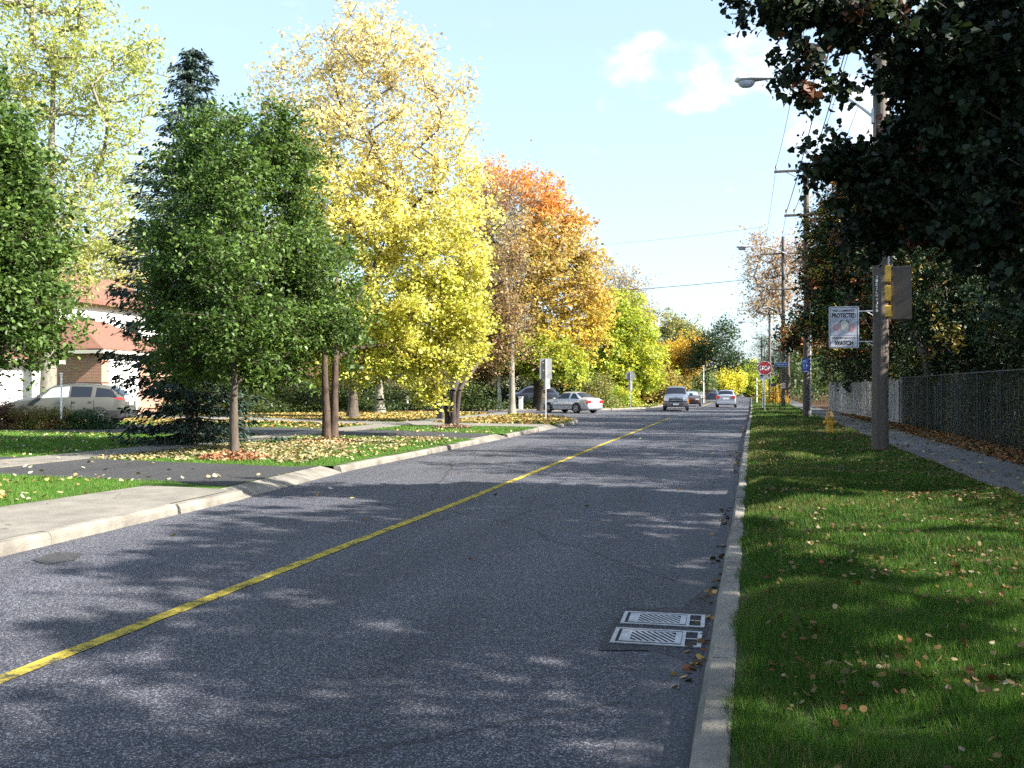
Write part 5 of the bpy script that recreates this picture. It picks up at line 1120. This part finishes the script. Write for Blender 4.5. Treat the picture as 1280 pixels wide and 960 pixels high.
# dark parked car behind the trees, left
d=84.; pp=P(664,505,d); root,pa,S,ring=car('dark parked car with a pale roof line in the shade left of the sedan','car',(pp[0],pp[1],.13),R(188),4.9,1.88,1.85,suv,DBLU,(.98,3.95),rw=.36)
pa('side_window',[(1.2,4.25),(5.75,4.15),(5.1,4.9),(1.75,4.9)],GLASS,n=12); pa('rear_window',[(.95,5.15),(1.95,5.15),(1.95,8),(.95,8)],GLASS,off=.01)
mb=MB(); mb.tube([(-1.5,-.60,1.74),(.2,-.60,1.74)],.03,6); mb.tube([(-1.5,.60,1.74),(.2,.60,1.74)],.03,6); mb.build('roof_rail',RIM,root)
# far parked dark car near silver hatch
d=118.; pp=P(890,503,d); root,pa,S,ring=car('tiny dark car parked far off left of the silver hatchback','car',(pp[0],pp[1],0.13),R(90),4.5,1.8,1.45,sed,DBLU,(.95,3.65))
pa('rear_window',[(2.08,5.1),(2.92,5.1),(2.92,8),(2.08,8)],GLASS,off=.01)

# ------------------------------------------------------------- houses
def brickmat():
    m,nt,b=newmat('brick'); N=nt.nodes; L=nt.links; tc=N.new('ShaderNodeTexCoord'); sx=N.new('ShaderNodeSeparateXYZ'); L.new(tc.outputs['Object'],sx.inputs[0])
    a=N.new('ShaderNodeMath'); a.operation='ADD'; L.new(sx.outputs[0],a.inputs[0]); L.new(sx.outputs[1],a.inputs[1]); c=N.new('ShaderNodeCombineXYZ'); L.new(a.outputs[0],c.inputs[0]); L.new(sx.outputs[2],c.inputs[1])
    br=N.new('ShaderNodeTexBrick'); br.inputs['Scale'].default_value=1; br.inputs['Brick Width'].default_value=.24; br.inputs['Row Height'].default_value=.085; br.inputs['Mortar Size'].default_value=.011
    br.inputs['Color1'].default_value=(.42,.17,.09,1); br.inputs['Color2'].default_value=(.30,.11,.065,1); br.inputs['Mortar'].default_value=(.42,.36,.30,1); L.new(c.outputs[0],br.inputs['Vector']); L.new(br.outputs['Color'],b.inputs['Base Color']); b.inputs['Roughness'].default_value=.9; return m
BRICK=brickmat(); SHIN=pm('shingle',(.17,.078,.052),.9,var=.25,scale=6,bump=.6,bscale=12,stretch=(.4,.4,4)); SIDW=pm('siding_white',(.74,.74,.72),.6,var=.05); FASC=pm('fascia',(.60,.56,.48),.6); BEIGE=pm('beige',(.5,.45,.36),.7)
def roof_slab(mb,pts,th=.16):
    n=len(pts); lo=[(x,y,z-th) for x,y,z in pts]; mb.add(list(pts)+lo,[tuple(range(n)),tuple(range(2*n-1,n-1,-1))]+[(i,i+n,(i+1)%n+n,(i+1)%n) for i in range(n)])
def siding(mb,x,y0,y1,z0,z1,axis='x',st=.22):
    z=z0
    while z<z1-.02:
        e=min(z+st,z1)
        if axis=='x': mb.add([(x+.035,y0,z),(x+.035,y1,z),(x+.008,y1,e),(x+.008,y0,e),(x+.0,y0,z),(x,y1,z)],[(0,1,2,3),(4,5,1,0)])
        else: mb.add([(y0,x-.035,z),(y1,x-.035,z),(y1,x-.008,e),(y0,x-.008,e)],[(0,1,2,3)])
        z=e
# House B : garage corner (gx,gy)
q=P(127,486,54.); gx,gy=q[0],q[1]
hb_=empty('brick_house',(gx,gy,ZL),0,'brick and white-sided house with reddish brown roofs at left','house')
he=3.75
mb=MB(); mb.box((-3.5,3.4,he/2),(7.0,6.8,he)); mb.build('garage_wall',BRICK,hb_)
mb=MB(); mb.box((.012,1.95,1.28),(.05,2.7,2.56)); 
dr=mb.build('garage_door',SIDW,hb_); mb=MB()
for k in range(5): mb.box((.04,1.95,.26+k*.52),(.02,2.62,.47),ch=.004)
mb.build('door_panel',SIDW,dr)
mb=MB(); mb.box((.02,1.95,3.17),(.06,2.8,1.1)); mb.build('door_header',SIDW,hb_); mb=MB(); mb.box((.05,1.95,2.60),(.08,2.9,.12)); mb.build('lintel',FASC,hb_)
o=.45; rz_=he+.02; mb=MB(); X0,X1,Y0,Y1=-7.4,o,-o,6.8+o; rg=1.9
roof_slab(mb,[(X1,Y0,rz_),(X1,Y1,rz_),((X1+X0)/2,Y1-2.5,rz_+rg),((X1+X0)/2,Y0+2.5,rz_+rg)]); roof_slab(mb,[(X0,Y0,rz_),(X1,Y0,rz_),((X1+X0)/2,Y0+2.5,rz_+rg)]); roof_slab(mb,[(X1,Y1,rz_),(X0,Y1,rz_),((X1+X0)/2,Y1-2.5,rz_+rg)]); roof_slab(mb,[(X0,Y1,rz_),(X0,Y0,rz_),((X1+X0)/2,Y0+2.5,rz_+rg),((X1+X0)/2,Y1-2.5,rz_+rg)])
mb.build('garage_roof',SHIN,hb_)
mb=MB()
for a in((X1-.02,(Y0+Y1)/2,.06,Y1-Y0),((X0+X1)/2,Y0+.02,X1-X0-.1,.06)): mb.box((a[0],a[1],rz_-.17),(a[2],a[3],.20))
mb.build('gutter',FASC,hb_)
mb=MB(); mb.box((-.10,-o/2,rz_-.05),(.9,o,.10)) ; mb.build('soffit',BEIGE,hb_)
# main block
mx,my=-4.2,1.0; mw,ml,mh=8.5,11.0,7.0
mb=MB(); mb.box((mx-mw/2,my+ml/2,mh/2),(mw,ml,mh)); siding(mb,mx,my,my+ml,3.2,mh); siding(mb,my,mx-mw,mx,3.2,mh,'y'); mb.build('upper_wall',SIDW,hb_)
mb=MB(); roof_slab(mb,[(mx+.6,my-.6,mh-.05),(mx+.6,my+ml+.6,mh-.05),(mx-mw/2,my+ml+.6,mh+2.2),(mx-mw/2,my-.6,mh+2.2)],.22); roof_slab(mb,[(mx-mw/2,my-.6,mh+2.2),(mx-mw/2,my+ml+.6,mh+2.2),(mx-mw-.6,my+ml+.6,mh-.05),(mx-mw-.6,my-.6,mh-.05)],.22); ro=mb.build('roof',SHIN,hb_)
mb=MB(); mb.box((mx-mw*.55,my+6,mh+2.3),(.9,.9,1.6)); mb.build('chimney',BRICK,ro)
mb=MB(); mb.add([(mx,my+.01,mh),(mx-mw,my+.01,mh),(mx-mw/2,my+.01,mh+2.05)],[(0,1,2)]); mb.build('gable',SIDW,hb_)
for y in(3.2,7.5):
    mb=MB(); mb.box((mx+.05,my+y,5.3),(.06,1.5,1.4)); w_=mb.build('window',FASC,hb_); mb=MB(); mb.box((mx+.085,my+y,5.3),(.02,1.3,1.2)); mb.build('pane',GLASS,w_)
mb=MB(); mb.box((mx+.08,my+.6,3.5),(.1,.1,6.6)); mb.build('downpipe',SIDW,hb_)
# House A, nearer, mostly outside the frame: white garage face
q=P(62,486,47.); ax,ay=q[0],q[1]
ha=empty('white_house',(ax,ay,ZL),R(0),'bright white garage wall of the nearer house at the left picture edge','house')
mb=MB(); mb.box((-4,-5.2,1.5),(8,10.4,3.0)); mb.build('wall',SIDW,ha)
mb=MB(); mb.box((.03,-4.0,1.15),(.06,5.0,2.3)); dr=mb.build('garage_door',SIDW,ha); mb=MB()
for k in range(4): mb.box((.07,-4.0,.3+k*.57),(.02,4.9,.52),ch=.004)
mb.build('door_panel',SIDW,dr)
mb=MB(); roof_slab(mb,[(.5,-10.9,2.95),(.5,.5,2.95),(-4,.5,4.6),(-4,-10.9,4.6)]); roof_slab(mb,[(-4,-10.9,4.6),(-4,.5,4.6),(-8.5,.5,2.95),(-8.5,-10.9,2.95)]); mb.build('roof',SHIN,ha)
mb=MB(); mb.box((.48,-5.2,2.82),(.06,11.4,.16)); mb.build('gutter',FASC,ha)
# far houses glimpsed through the trees
for i,(u,d,w,l,h,mt,lab) in enumerate(((420,98,14,9,3.0,BRICK,'low brick house hidden in shade behind the yellow maple'),(560,104,13,9,3.0,BEIGE,'beige low house behind the crabapple'))):
    q=P(u,486,d); hh=empty('far_house',(q[0],q[1],ZL),0,lab,'house'); mb=MB(); mb.box((0,l/2,h/2),(w,l,h)); mb.build('wall',mt,hh)
    mb=MB(); roof_slab(mb,[(-w/2-.5,-.5,h),(w/2+.5,-.5,h),(w/2+.5,l/2,h+1.9),(-w/2-.5,l/2,h+1.9)]); roof_slab(mb,[(-w/2-.5,l/2,h+1.9),(w/2+.5,l/2,h+1.9),(w/2+.5,l+.5,h),(-w/2-.5,l+.5,h)]); mb.build('roof',SHIN,hh)
    for k in(-1,1): mb=MB(); mb.box((k*w*.25,-.02,1.6),(1.6,.06,1.2)); w_=mb.build('window',SIDW,hh); mb=MB(); mb.box((k*w*.25,-.06,1.6),(1.4,.02,1.0)); mb.build('pane',GLASS,w_)
